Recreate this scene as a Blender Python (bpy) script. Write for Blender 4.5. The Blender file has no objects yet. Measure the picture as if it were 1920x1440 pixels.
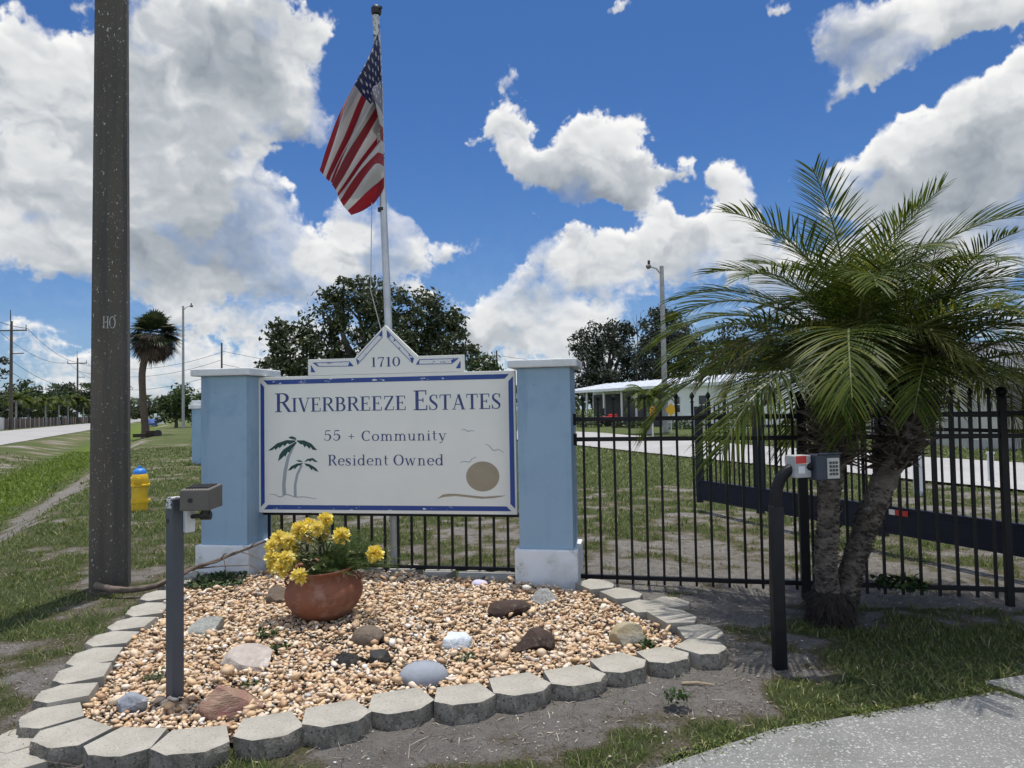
import bpy, bmesh, math, random
import numpy as np
from mathutils import Vector, Matrix

scene = bpy.context.scene
COL = scene.collection
rad = math.radians
rng = np.random.default_rng(7)
random.seed(7)

# ------------------------------------------------------------------ camera
CAM_H, FPX, PITCH, ROLL = 1.5, 1330.0, rad(2.07), rad(1.0)      # eye height, focal length for a 1920 wide frame
_fw = np.array([0.0, math.cos(PITCH), math.sin(PITCH)])
_u0 = np.array([0.0, -math.sin(PITCH), math.cos(PITCH)])
_r0 = np.array([1.0, 0.0, 0.0])
_rt = math.cos(ROLL) * _r0 - math.sin(ROLL) * _u0
_up = math.cos(ROLL) * _u0 + math.sin(ROLL) * _r0
EYE = np.array([0.0, 0.0, CAM_H])
cd = bpy.data.cameras.new('camera'); cam = bpy.data.objects.new('camera', cd); COL.objects.link(cam)
cd.sensor_width = 36.0; cd.lens = FPX / 1920 * 36.0; cd.clip_start = 0.05; cd.clip_end = 3000
cam.matrix_world = Matrix(((_rt[0], _up[0], -_fw[0], 0), (_rt[1], _up[1], -_fw[1], 0), (_rt[2], _up[2], -_fw[2], CAM_H), (0, 0, 0, 1)))
scene.camera = cam

def ray(u, v):                       # survey helpers: direction seen at a measured spot of the photo ...
    return _fw + _rt * ((u - 960) / FPX) - _up * ((v - 720) / FPX)
def at(u, v, y):                     # ... the point at distance y along it
    d = ray(u, v); return EYE + d * (y / d[1])
def ground(u, v, z=0.0):             # ... and where it meets the level z
    d = ray(u, v); return EYE + d * ((z - CAM_H) / d[2])

# ------------------------------------------------------------------ view, sun
scene.view_settings.view_transform = 'Standard'
scene.view_settings.look = 'None'
scene.view_settings.exposure = 0.58
scene.view_settings.gamma = 1.0
SUN_EL, SUN_AZ = rad(81), rad(8)    # azimuth measured from straight ahead (+Y) towards the right (+X)
sd = bpy.data.lights.new('sun', 'SUN'); sun = bpy.data.objects.new('sun', sd); COL.objects.link(sun)
sd.energy = 3.0; sd.angle = rad(0.6); sd.color = (1.0, 0.95, 0.87)
_sv = Vector((math.sin(SUN_AZ) * math.cos(SUN_EL), math.cos(SUN_AZ) * math.cos(SUN_EL), math.sin(SUN_EL)))
sun.rotation_euler = (-_sv).to_track_quat('-Z', 'Y').to_euler()
sun.location = (0, 0, 50)

# ------------------------------------------------------------------ noise for arrays
_tab = np.random.default_rng(3).random((256, 256)).astype(np.float32)
def vnoise(x, y, seed=0):
    x = np.asarray(x, np.float32) + seed * 17.31; y = np.asarray(y, np.float32) + seed * 9.73
    xi = np.floor(x); yi = np.floor(y); fx = x - xi; fy = y - yi
    fx = fx * fx * fx * (fx * (fx * 6 - 15) + 10); fy = fy * fy * fy * (fy * (fy * 6 - 15) + 10)
    xi = xi.astype(np.int32) & 255; yi = yi.astype(np.int32) & 255
    x1 = (xi + 1) & 255; y1 = (yi + 1) & 255
    a = _tab[yi, xi]; b = _tab[yi, x1]; c = _tab[y1, xi]; d = _tab[y1, x1]
    return (a + (b - a) * fx) * (1 - fy) + (c + (d - c) * fx) * fy
def fbm(x, y, octv=4, seed=0, gain=0.5, billow=False):
    s = 0.0; a = 1.0; t = 0.0
    for o in range(octv):
        n = vnoise(x * 2.03 ** o, y * 2.03 ** o, seed + o * 3)
        if billow: n = np.abs(2 * n - 1)
        s = s + a * n; t += a; a *= gain
    return s / t
def sstep(a, b, x):
    t = np.clip((x - a) / (b - a), 0, 1); return t * t * (3 - 2 * t)

# ------------------------------------------------------------------ sky: clear-sky model plus cumulus computed over azimuth and elevation
SKY_AZ, SKY_E0, SKY_E1, SKY_RES = 44.0, -4.0, 38.0, 0.046
def azel(u, v):
    d = ray(u, v); d = d / np.linalg.norm(d)
    return math.degrees(math.atan2(d[0], d[1])), math.degrees(math.asin(d[2]))
# cumulus: (u, v, half width, half height, weight, greyness) as surveyed from the photograph
CLOUDS = [
 (40,140,110,95,1,.0),(110,110,70,60,1,.0),(20,290,120,100,1,.25),(110,250,110,100,1,.3),(120,350,110,70,1,.35),(10,60,60,50,.8,.1),
 (330,30,170,90,1,.25),(430,60,140,90,1,.55),(420,130,120,80,1,.75),(520,40,80,60,1,.2),(560,150,50,80,1,.1),(590,70,26,34,1,0.),
 (300,170,150,100,1,.3),(350,235,200,80,1,.6),(480,235,110,50,1,.35),(580,225,60,32,.8,0.),(600,255,35,25,.7,0.),
 (480,285,26,26,1,0.),(320,330,130,70,1,.55),(400,380,110,100,1,.6),(300,460,150,80,1,.7),(455,345,35,30,1,0.),(500,390,40,45,1,0.),
 (420,470,120,60,1,.5),(540,450,50,40,1,.1),(600,480,60,40,1,.2),(470,530,150,40,1,.45),(640,530,110,40,1,.4),(300,545,100,30,.9,.2),
 (534,340,28,18,.6,0.),(555,385,14,20,.35,0.),
 (40,320,50,30,.8,0.),(40,430,90,40,1,.1),(130,430,80,50,1,.2),(60,490,120,35,.9,.2),(150,490,60,60,.8,.2),
 (650,400,45,40,1,0.),(700,440,90,60,1,.15),(760,420,35,35,1,0.),(790,470,60,35,.9,.15),(740,500,90,35,.9,.5),(885,465,36,22,.65,0.),(850,480,20,20,.35,0.),
 (952,145,20,18,1,0.),(945,180,24,36,.9,0.),(925,225,40,30,.85,0.),(950,255,46,40,.9,.1),(985,240,20,45,.75,0.),(965,300,34,30,.9,.1),(990,325,40,28,.9,.1),(1005,310,30,22,.9,0.),(885,258,24,8,.35,0.),
 (1130,250,60,48,1,0.),(1105,235,42,30,1,0.),(1185,265,42,40,1,0.),(1070,285,52,45,1,.1),(1130,310,110,55,1,.5),(1100,350,80,38,1,.85),(1180,345,70,35,1,.6),(1030,330,45,34,1,.2),(1225,335,34,36,.9,.1),(1145,375,55,18,.8,.9),
 (1285,320,16,24,.4,0.),(1368,320,36,36,.75,0.),(1395,345,24,26,.7,0.),(1345,335,26,18,.6,0.),(1465,335,13,18,.4,0.),(1370,380,45,30,.8,0.),
 (1250,385,45,28,.8,0.),(1270,430,85,40,1,.1),(1370,410,60,50,1,.05),(1330,470,90,50,1,.3),(1210,450,50,40,.9,.1),(1240,500,80,40,.8,.3),(1420,460,90,60,1,.2),
 (1080,420,30,40,.6,.1),(1040,460,60,38,.85,.05),(1090,480,70,45,.8,.3),(1145,475,30,25,.7,0.),(1000,480,30,25,.6,0.),
 (960,520,34,30,.9,0.),(985,560,80,50,.9,.3),(1060,540,70,50,.8,.4),(1120,520,40,30,.7,.1),(930,580,40,30,.9,.1),(980,620,110,50,1,.2),(1050,630,80,40,1,.25),(1130,580,40,25,.7,0.),(1180,530,50,30,.7,.1),(1200,600,90,50,.8,.1),(900,630,50,40,.8,.3),
 (990,405,12,9,.3,0.),(790,335,12,8,.25,0.),
 (1150,12,50,18,.6,.1),(1460,12,34,16,.7,0.),
 (1600,30,80,40,.9,.2),(1700,40,120,50,1,.35),(1820,25,110,40,1,.1),(1900,15,60,40,1,0.),(1620,100,60,60,.9,.6),(1590,60,40,40,.7,.2),(1650,130,50,40,.7,.3),(1580,170,38,28,.7,.2),(1565,195,16,22,.4,0.),(1545,100,26,18,.35,0.),(1740,80,80,26,.7,.2),
 (1780,205,46,44,1,0.),(1830,210,60,50,1,.1),(1880,170,60,60,1,.2),(1910,110,20,30,.9,0.),(1720,270,60,40,1,.0),(1650,285,60,34,1,0.),(1590,320,40,34,1,0.),(1780,300,120,60,1,.35),(1850,320,110,80,1,.85),(1700,350,130,50,1,.45),(1850,400,110,60,1,.6),(1670,215,14,14,.45,0.),(1690,228,22,12,.4,0.),(1880,260,60,60,1,.7),(1650,390,90,40,1,.4),
 (1840,500,120,60,.9,.3),(1700,480,150,70,.9,.3),(1560,500,120,50,.8,.2),(1900,600,120,40,.7,.2),(1480,560,160,60,.8,.2),(1650,600,200,60,.8,.3),
 (560,610,120,50,.8,.2),(330,600,90,36,.8,.15),(440,620,110,45,.75,.15),(300,680,140,35,.55,.1),(90,640,70,40,.6,.1),(50,620,40,25,.5,0.),(140,690,120,30,.5,.1),(420,700,200,40,.55,.1),(1000,700,260,40,.6,.1),(730,640,180,60,.8,.2),(800,560,60,25,.5,.1),
 (250,745,260,26,.7,.1),(700,735,300,30,.7,.1),(1150,720,260,30,.7,.1),(1650,700,300,40,.7,.1),(100,735,160,22,.6,.1),(600,690,160,40,.6,.1),
 (95,375,44,20,-1.1,0),(130,45,34,40,-.9,0),(15,245,20,24,-.9,0),(35,310,18,10,-.7,0),(545,290,46,36,-1.0,0),(600,320,50,60,-1.0,0),(505,265,14,14,-.4,0),(160,430,14,10,-.5,0),
 (1265,372,34,18,-.9,0),(1310,410,20,20,-.5,0),(1090,405,34,16,-.9,0),(1010,385,60,20,-.9,0),(1160,430,20,40,-.5,0),(1080,560,40,14,-.5,0),(1290,390,30,14,-.4,0),(905,600,60,50,.9,.1),(1060,600,90,50,.9,.1),(1120,640,80,40,.9,.15),(930,540,26,24,.9,0),(1165,460,30,26,.9,0),(1160,600,60,16,-.5,0),(60,545,90,30,-.7,0),(860,520,40,24,-.7,0),
 (1600,240,60,60,-.9,0),(1760,140,90,26,-.9,0),(1480,420,40,40,-.6,0),(1230,300,30,60,-.8,0),(1430,300,40,70,-.7,0),(560,470,24,14,-.4,0),
]
def make_sky_image():
    W = int(2 * SKY_AZ / SKY_RES); Hh = int((SKY_E1 - SKY_E0) / SKY_RES)
    az = (-SKY_AZ + (np.arange(W) + .5) * SKY_RES).astype(np.float32)
    el = (SKY_E0 + (np.arange(Hh) + .5) * SKY_RES).astype(np.float32)
    A, E = np.meshgrid(az, el)
    wx = (fbm(A / 2.6, E / 2.6, 5, 11) - .5); wy = (fbm(A / 2.6, E / 2.6, 5, 23) - .5)
    wx2 = (fbm(A / .55, E / .55, 4, 31) - .5); wy2 = (fbm(A / .55, E / .55, 4, 43) - .5)
    Aw = A + wx * 2.4 + wx2 * .55; Ew = E + wy * 2.0 + wy2 * .55
    F = np.zeros_like(A); G = np.zeros_like(A); Gw = np.full_like(A, 1e-3)
    for (u, v, rx, ry, w, g) in CLOUDS:
        a0, e0 = azel(u, v); k = .0418; w = max(w, .85) if w > 0 else w
        ra = rx * k * 1.10 * math.cos(rad(a0)); re = ry * k * 1.10 * math.cos(rad(e0)) ** 2 * (math.cos(rad(a0)) ** .5)
        if w > 0 and v > 395 and 860 < u < 1450 or (w > 0 and v > 580): ra *= .95; re *= .95
        i0, i1 = np.searchsorted(az, [a0 - 2.2 * ra - 2, a0 + 2.2 * ra + 2]); j0, j1 = np.searchsorted(el, [e0 - 2.2 * re - 2, e0 + 2.2 * re + 2])
        if i1 <= i0 or j1 <= j0: continue
        s = np.s_[j0:j1, i0:i1]
        d2 = ((Aw[s] - a0) / ra) ** 2 + ((Ew[s] - e0) / re) ** 2
        b = w * np.exp(-d2 * 1.1) * (1 if w >= .8 else 1)
        F[s] += b * (1.0 if w > .5 else 1.0); G[s] += b * b * g * (w > 0); Gw[s] += b * b * (w > 0)
    grey = np.clip(G / Gw, 0, 1)
    bil = fbm(A / 2.2 + wx, E / 2.0 + wy, 6, 57, .55, True)
    lowk = 1 - sstep(4, 15, E); bil = bil * (1 - lowk) + lowk * fbm(A / 1.1 + wx * 1.4, E / .85 + wy * 1.4, 6, 157, .55, True)
    det = fbm(A / .8 + wx2, E / .7 + wy2, 5, 71, .6)
    F = 1 - np.exp(-np.clip(F, 0, None) * 1.25)
    core = 1 - .75 * sstep(.66, .92, F); dens = F - .53 - .05 * lowk + ((.34 - bil) * (.50 + .34 * lowk) + (det - .5) * .42) * core
    hz = np.clip((12 - E) / 12, 0, 1)
    soft = .12 + .05 * hz + .20 * (1 - .7 * lowk) * sstep(.42, .68, fbm(A / 5, E / 4, 4, 93))
    alpha = sstep(0, 1, dens / (soft * 2))
    th = np.clip(dens, 0, None)
    # light falls in from above: optical depth gathered from the top of the sky down, at two scales
    H1 = np.zeros_like(th); a1 = np.zeros(W, np.float32); a2 = np.zeros(W, np.float32); H2 = np.zeros_like(th)
    for j in range(Hh - 1, -1, -1):
        a1 = a1 * .90 + th[j]; a2 = a2 * .982 + th[j]; H1[j] = a1; H2[j] = a2
        a1 = (a1 + .5 * (np.roll(a1, 1) + np.roll(a1, -1))) / 2; a2 = (a2 + .5 * (np.roll(a2, 1) + np.roll(a2, -1))) / 2
    gmask = fbm(A / 3.2 + wx * 1.5, E / 2.2 + wy * 1.5, 5, 131)
    def blur(x, n):
        for _ in range(n):
            x = (np.roll(x, 1, 0) + np.roll(x, -1, 0) + 2 * x) / 4; x = (np.roll(x, 1, 1) + np.roll(x, -1, 1) + 2 * x) / 4
        return x
    def slope(h, g):
        gy, gx = np.gradient(h, SKY_RES); return np.tanh((-gy * .95 - gx * .30) * g)
    bil2 = fbm(A / 2.1 + wx * .8, E / 1.7 + wy * .8, 4, 57, .5, True)
    puff = F * 1.2 - bil2 * .55
    s1 = slope(blur(puff + .10 * det, 3), .32); s2 = slope(blur(puff, 22), 1.1); s3 = slope(blur(F * 1.3 - .3 * bil, 120), 2.2)
    edge = np.exp(-blur(th, 10) * 7.0)
    g = np.clip(grey * 1.15 + (gmask - .5) * 1.2 - .10, 0, 1) * (1 - edge * .8)
    lit = .74 + .28 * edge + .06 * s1 + .12 * s2 + .20 * s3 - .56 * g + .06 * np.exp(-H2 * .02)
    lit = lit - .12 * np.clip(H1 * .03, 0, 1)
    t = np.clip((lit - .22) / .76, 0, 1)[..., None]
    dark = np.array([.27, .31, .36], np.float32); mid = np.array([.52, .555, .59], np.float32); brt = np.array([.95, .945, .935], np.float32)
    colr = np.where(t < .5, dark + (mid - dark) * t * 2, mid + (brt - mid) * (t * 2 - 1))
    veil = np.clip(.80 * np.exp(-np.clip(E, 0, None) / 5.2), 0, 1) * (.75 + .5 * (det - .5))
    tot = 1 - (1 - alpha) * (1 - veil)
    colr = (colr * alpha[..., None] + np.array([.66, .74, .84], np.float32) * (veil * (1 - alpha))[..., None]) / np.clip(tot, 1e-4, None)[..., None]
    alpha = tot
    px = np.ones((Hh, W, 4), np.float32); px[..., :3] = colr; px[..., 3] = np.clip(alpha, 0, 1)
    img = bpy.data.images.new('cumulus', W, Hh, alpha=True, float_buffer=True)
    img.colorspace_settings.name = 'Non-Color'; img.alpha_mode = 'CHANNEL_PACKED'
    img.pixels.foreach_set(px.ravel()); img.update()
    return img

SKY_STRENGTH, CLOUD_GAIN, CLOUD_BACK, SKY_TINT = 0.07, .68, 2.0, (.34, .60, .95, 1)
world = bpy.data.worlds.new('World'); scene.world = world; world.use_nodes = True
nt = world.node_tree; nt.nodes.clear()
def wn(t, **k):
    n = nt.nodes.new(t)
    for a, b in k.items(): setattr(n, a, b)
    return n
def wmath(op, a, b=None, clamp=False):
    n = wn('ShaderNodeMath', operation=op, use_clamp=clamp)
    for i, x in enumerate((a, b)):
        if x is None: continue
        if isinstance(x, (int, float)): n.inputs[i].default_value = x
        else: nt.links.new(x, n.inputs[i])
    return n.outputs[0]
tc = wn('ShaderNodeTexCoord'); sep = wn('ShaderNodeSeparateXYZ'); nt.links.new(tc.outputs['Generated'], sep.inputs[0])
w_az = wmath('ARCTAN2', sep.outputs[0], sep.outputs[1]); w_el = wmath('ARCSINE', sep.outputs[2])
w_u = wmath('ADD', wmath('MULTIPLY', w_az, 0.5 / rad(SKY_AZ)), 0.5)
w_v = wmath('MULTIPLY', wmath('SUBTRACT', w_el, rad(SKY_E0)), 1 / rad(SKY_E1 - SKY_E0))
cmb = wn('ShaderNodeCombineXYZ'); nt.links.new(w_u, cmb.inputs[0]); nt.links.new(w_v, cmb.inputs[1])
imt = wn('ShaderNodeTexImage', image=make_sky_image(), extension='MIRROR', interpolation='Cubic'); nt.links.new(cmb.outputs[0], imt.inputs[0])
sky = wn('ShaderNodeTexSky', sky_type='NISHITA'); sky.sun_disc = False; sky.sun_elevation = SUN_EL; sky.sun_rotation = SUN_AZ
sky.altitude = 0; sky.air_density = 1.0; sky.dust_density = 0.6; sky.ozone_density = 1.6
tint = wn('ShaderNodeMixRGB', blend_type='MULTIPLY'); tint.inputs[0].default_value = 1.0; tint.inputs[2].default_value = SKY_TINT
nt.links.new(sky.outputs[0], tint.inputs[1])
bg1 = wn('ShaderNodeBackground'); bg1.inputs[1].default_value = SKY_STRENGTH; nt.links.new(tint.outputs[0], bg1.inputs[0])
bg2 = wn('ShaderNodeBackground'); nt.links.new(imt.outputs[0], bg2.inputs[0])
mrg = wn('ShaderNodeMapRange', interpolation_type='SMOOTHSTEP'); nt.links.new(sep.outputs[1], mrg.inputs[0])       # added fill: unseen clouds behind the camera brightened to lift the shaded fronts
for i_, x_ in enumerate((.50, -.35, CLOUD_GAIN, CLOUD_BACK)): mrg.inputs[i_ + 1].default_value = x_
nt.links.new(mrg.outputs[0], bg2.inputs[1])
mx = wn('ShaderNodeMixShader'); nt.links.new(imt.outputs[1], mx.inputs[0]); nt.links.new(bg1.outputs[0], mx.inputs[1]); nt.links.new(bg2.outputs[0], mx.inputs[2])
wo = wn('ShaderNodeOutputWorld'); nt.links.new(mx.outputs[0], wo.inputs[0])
world.cycles.sampling_method = 'MANUAL'; world.cycles.sample_map_resolution = 512

# ------------------------------------------------------------------ tools
def mesh_np(name, V, F, mat, parent=None, smooth=False, loc=None):
    V = np.asarray(V, np.float32); F = np.asarray(F, np.int32); m, k = F.shape
    me = bpy.data.meshes.new(name); me.vertices.add(len(V)); me.vertices.foreach_set('co', V.ravel())
    me.loops.add(m * k); me.loops.foreach_set('vertex_index', F.ravel())
    me.polygons.add(m); me.polygons.foreach_set('loop_start', np.arange(m, dtype=np.int32) * k)
    if smooth: me.polygons.foreach_set('use_smooth', np.ones(m, bool))
    me.update(calc_edges=True); me.validate()
    if mat: me.materials.append(mat)
    return link(name, me, parent, loc)
def link(name, me, parent=None, loc=None):
    o = bpy.data.objects.new(name, me); COL.objects.link(o)
    if parent: o.parent = parent
    if loc is not None: o.location = loc
    return o
def tag(o, label=None, cat=None, group=None, kind=None):
    if label: o['label'] = label
    if cat: o['category'] = cat
    if group: o['group'] = group
    if kind: o['kind'] = kind
    return o
def empty(name, loc, rz=0.0, label=None, cat=None, group=None):
    o = bpy.data.objects.new(name, None); COL.objects.link(o); o.location = loc; o.rotation_euler = (0, 0, rz)
    o.empty_display_size = .1
    return tag(o, label, cat, group)
def copy_tree(o, parent=None):
    c = o.copy(); COL.objects.link(c)
    if parent: c.parent = parent
    for ch in list(o.children): copy_tree(ch, c)
    return c

class MB:                                   # collects shapes and links them as ONE mesh object
    def __init__(s): s.v = []; s.f = []; s.m = []
    def add(s, V, F, m=0):
        n = len(s.v); s.v += [tuple(map(float, p)) for p in V]; s.f += [tuple(i + n for i in f) for f in F]; s.m += [m] * len(F); return s
    def box(s, c, d, rz=0.0, m=0, taper=1.0, rx=0.0):
        hx, hy, hz = d[0] / 2, d[1] / 2, d[2] / 2; R = Matrix.Rotation(rz, 3, 'Z') @ Matrix.Rotation(rx, 3, 'X'); V = []
        for z in (-1, 1):
            t = taper if z > 0 else 1
            for x, y in ((-1, -1), (1, -1), (1, 1), (-1, 1)):
                p = R @ Vector((x * hx * t, y * hy * t, z * hz)); V.append((p.x + c[0], p.y + c[1], p.z + c[2]))
        return s.add(V, [(0, 3, 2, 1), (4, 5, 6, 7), (0, 1, 5, 4), (1, 2, 6, 5), (2, 3, 7, 6), (3, 0, 4, 7)], m)
    def bar(s, a, b, w, h=None, m=0):       # square bar between two points
        return s.tube([a, b], [w / 2 * 1.4142] * 2, 4, m, phase=math.pi / 4)
    def tube(s, P, R, n=8, m=0, cap=True, phase=0.0, jit=0.0):
        P = [Vector(p) for p in P]; V = []; F = []; k = len(P)
        up = None
        for i, p in enumerate(P):
            t = (P[min(i + 1, k - 1)] - P[max(i - 1, 0)]).normalized()
            if up is None:
                up = Vector((0, 0, 1)) if abs(t.z) < .9 else Vector((0, 1, 0))
            a = t.cross(up)
            if a.length < 1e-5: a = t.orthogonal()
            a.normalize(); b = a.cross(t).normalized(); up = b
            r = R[i] if hasattr(R, '__len__') else R
            for j in range(n):
                q = 2 * math.pi * j / n + phase; rr = r * (1 + (random.random() - .5) * jit); v = p + a * (math.cos(q) * rr) + b * (math.sin(q) * rr); V.append(v)
        for i in range(k - 1):
            for j in range(n):
                j2 = (j + 1) % n; F.append((i * n + j, i * n + j2, (i + 1) * n + j2, (i + 1) * n + j))
        if cap: F += [tuple(range(n))[::-1], tuple((k - 1) * n + j for j in range(n))]
        return s.add(V, F, m)
    def lathe(s, prof, n=32, m=0, c=(0, 0, 0), cap=False):
        V = []; F = []; k = len(prof)
        for r, z in prof:
            for j in range(n):
                q = 2 * math.pi * j / n; V.append((c[0] + r * math.cos(q), c[1] + r * math.sin(q), c[2] + z))
        for i in range(k - 1):
            for j in range(n):
                j2 = (j + 1) % n; F.append((i * n + j, i * n + j2, (i + 1) * n + j2, (i + 1) * n + j))
        if cap: F += [tuple(range(n))[::-1], tuple((k - 1) * n + j for j in range(n))]
        return s.add(V, F, m)
    def prism(s, poly, z0, z1, m=0):        # outline in x, y pulled up from z0 to z1
        n = len(poly); V = [(x, y, z0) for x, y in poly] + [(x, y, z1) for x, y in poly]
        return s.add(V, [tuple(range(n))[::-1], tuple(range(n, 2 * n))] + [(i, (i + 1) % n, n + (i + 1) % n, n + i) for i in range(n)], m)
    def slab(s, poly, y0, y1, m=0):         # outline in x, z pulled back from y0 to y1
        n = len(poly); V = [(x, y0, z) for x, z in poly] + [(x, y1, z) for x, z in poly]
        return s.add(V, [tuple(range(n)), tuple(range(n, 2 * n))[::-1]] + [(i, n + i, n + (i + 1) % n, (i + 1) % n) for i in range(n)], m)
    def build(s, name, mats, parent=None, loc=None, smooth=0, bevel=0.0, seg=2, fix=True):
        if not isinstance(mats, (list, tuple)): mats = [mats]
        me = bpy.data.meshes.new(name); me.from_pydata(s.v, [], s.f)
        for mt in mats: me.materials.append(mt)
        me.polygons.foreach_set('material_index', s.m); me.update()
        if fix or bevel:
            bm = bmesh.new(); bm.from_mesh(me)
            if fix: bmesh.ops.recalc_face_normals(bm, faces=bm.faces)
            if bevel:
                E = [e for e in bm.edges if len(e.link_faces) == 2 and e.calc_face_angle(0) > rad(30)]
                bmesh.ops.bevel(bm, geom=E, offset=bevel, segments=seg, affect='EDGES', clamp_overlap=True, profile=.5)
            bm.to_mesh(me); bm.free()
        if smooth:
            me.polygons.foreach_set('use_smooth', [True] * len(me.polygons)); me.set_sharp_from_angle(angle=rad(smooth))
        return link(name, me, parent, loc)

def icosphere(sub):
    bm = bmesh.new(); bmesh.ops.create_icosphere(bm, subdivisions=sub, radius=1.0)
    V = np.array([v.co[:] for v in bm.verts], np.float32); F = np.array([[v.index for v in f.verts] for f in bm.faces], np.int32); bm.free(); return V, F

# ------------------------------------------------------------------ materials (all procedural)
def mat(name, col, rough=.6, col2=None, nscale=6.0, ndet=6.0, lo=.35, hi=.65, bump=0.0, bscale=None, metal=0.0, spots=None, island=None, trans=0.0, spec=.5, streak=None, stretch=None, coat=0.0):
    m = bpy.data.materials.new(name); m.use_nodes = True; t = m.node_tree; N = t.nodes; L = t.links
    b = N['Principled BSDF']; b.inputs['Roughness'].default_value = rough; b.inputs['Metallic'].default_value = metal; b.inputs['Specular IOR Level'].default_value = spec
    b.inputs['Coat Weight'].default_value = coat
    tc = N.new('ShaderNodeTexCoord'); co = tc.outputs['Object']
    if stretch:
        mp = N.new('ShaderNodeMapping'); mp.inputs['Scale'].default_value = stretch; L.new(co, mp.inputs[0]); co = mp.outputs[0]
    def rgb(c): return (c[0], c[1], c[2], 1)
    def noise(sc, det=6.0, rgh=.6, vec=None):
        n = N.new('ShaderNodeTexNoise'); n.inputs['Scale'].default_value = sc; n.inputs['Detail'].default_value = det; n.inputs['Roughness'].default_value = rgh; L.new(vec or co, n.inputs[0]); return n.outputs[0]
    def ramp(x, a, c, ca=(0, 0, 0, 1), cb=(1, 1, 1, 1)):
        r = N.new('ShaderNodeValToRGB'); r.color_ramp.elements[0].position = a; r.color_ramp.elements[1].position = c; r.color_ramp.elements[0].color = ca; r.color_ramp.elements[1].color = cb; L.new(x, r.inputs[0]); return r.outputs[0]
    def mix(f, a, c, typ='MIX'):
        n = N.new('ShaderNodeMixRGB'); n.blend_type = typ
        for i, x in enumerate((f, a, c)):
            if isinstance(x, bpy.types.NodeSocket): L.new(x, n.inputs[i])
            elif isinstance(x, (int, float)): n.inputs[i].default_value = x
            else: n.inputs[i].default_value = rgb(x)
        return n.outputs[0]
    c = None
    if island:                              # one colour per separate leaf, pebble or petal
        g = N.new('ShaderNodeNewGeometry'); r = N.new('ShaderNodeValToRGB'); r.color_ramp.interpolation = 'LINEAR'
        e = r.color_ramp.elements
        while len(e) < len(island): e.new(.5)
        for i, (p, cc) in enumerate(island): e[i].position = p; e[i].color = rgb(cc)
        L.new(g.outputs['Random Per Island'], r.inputs[0]); c = r.outputs[0]
    base = c if c is not None else None
    if col2 is not None:
        f = ramp(noise(nscale, ndet), lo, hi); c = mix(f, base if base is not None else col, col2)
    elif base is None:
        rg = N.new('ShaderNodeRGB'); rg.outputs[0].default_value = rgb(col); c = rg.outputs[0]
    for sp in (spots or []):                # (colour, scale, low, high): worn or stained patches with a shape of their own
        sc, lo_, hi_ = sp[1:4]; f = ramp(noise(sc, 5.0, .65), lo_, hi_); c = mix(f, c, sp[0])
    if streak:                              # (colour, stretch scale, low, high)
        mp = N.new('ShaderNodeMapping'); mp.inputs['Scale'].default_value = streak[1]; L.new(tc.outputs['Object'], mp.inputs[0])
        f = ramp(noise(1.0, 6.0, .6, mp.outputs[0]), streak[2], streak[3]); c = mix(f, c, streak[0])
    L.new(c, b.inputs['Base Color'])
    if bump:
        bn = N.new('ShaderNodeBump'); bn.inputs['Strength'].default_value = min(1.0, bump); bn.inputs['Distance'].default_value = .02 if bump < .5 else .03
        L.new(noise(bscale or nscale * 4, 8.0, .65), bn.inputs['Height']); L.new(bn.outputs[0], b.inputs['Normal'])
    if trans:
        tr = N.new('ShaderNodeBsdfTranslucent'); L.new(c, tr.inputs[0]); ms = N.new('ShaderNodeMixShader'); ms.inputs[0].default_value = trans
        L.new(b.outputs[0], ms.inputs[1]); L.new(tr.outputs[0], ms.inputs[2]); L.new(ms.outputs[0], N['Material Output'].inputs[0])
    return m

M = {}
M['blue_stucco'] = mat('blue_stucco', (.265, .388, .505), .85, (.28, .405, .52), 1.5, bump=.14, bscale=110, spots=[((.06, .09, .13), 9, .68, .72), ((.20, .32, .45), 2.2, .50, .70)], streak=((.18, .28, .40), (7, 7, .5), .56, .80))
M['white_stucco'] = mat('white_stucco', (.74, .77, .80), .85, (.66, .69, .72), 3, bump=.14, bscale=110, spots=[((.30, .30, .28), 7, .62, .72), ((.55, .55, .52), 3, .5, .7)])
M['cap_white'] = mat('cap_white', (.72, .74, .74), .8, (.56, .58, .58), 6, bump=.08, bscale=90)
M['sign_white'] = mat('sign_white', (.77, .765, .70), .45, (.71, .71, .655), 1.2, spots=[((.45, .44, .40), 3.4, .68, .86)], spec=.4)
M['sign_edge'] = mat('sign_edge', (.55, .54, .50), .6)
M['navy'] = mat('navy', (.012, .05, .24), .5, (.018, .07, .30), 3)
M['navy_worn'] = mat('navy_worn', (.012, .05, .24), .5, streak=((.72, .72, .69), (9, 9, 26), .60, .63))
M['navy_faded'] = mat('navy_faded', (.66, .665, .65), .5, streak=((.02, .055, .22), (22, 22, 40), .60, .63))
M['ink'] = mat('ink', (.018, .035, .155), .5, (.05, .07, .20), 30)
M['ink_green'] = mat('ink_green', (.004, .05, .045), .5)
M['ink_grey'] = mat('ink_grey', (.30, .33, .36), .5)
M['ink_tan'] = mat('ink_tan', (.33, .28, .19), .55, (.30, .25, .17), 8)
M['iron'] = mat('iron', (.007, .0075, .010), .45, (.011, .011, .013), 12, spec=.22)
M['gate_navy'] = mat('gate_navy', (.008, .011, .026), .45, (.012, .015, .030), 3, spec=.25)
M['post_grey'] = mat('post_grey', (.055, .062, .078), .5, (.07, .078, .094), 5, bump=.05, bscale=120)
M['lamp_brown'] = mat('lamp_brown', (.095, .085, .078), .5, (.12, .105, .09), 6, bump=.05, bscale=160)
M['lamp_black'] = mat('lamp_black', (.012, .012, .012), .5)
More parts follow.
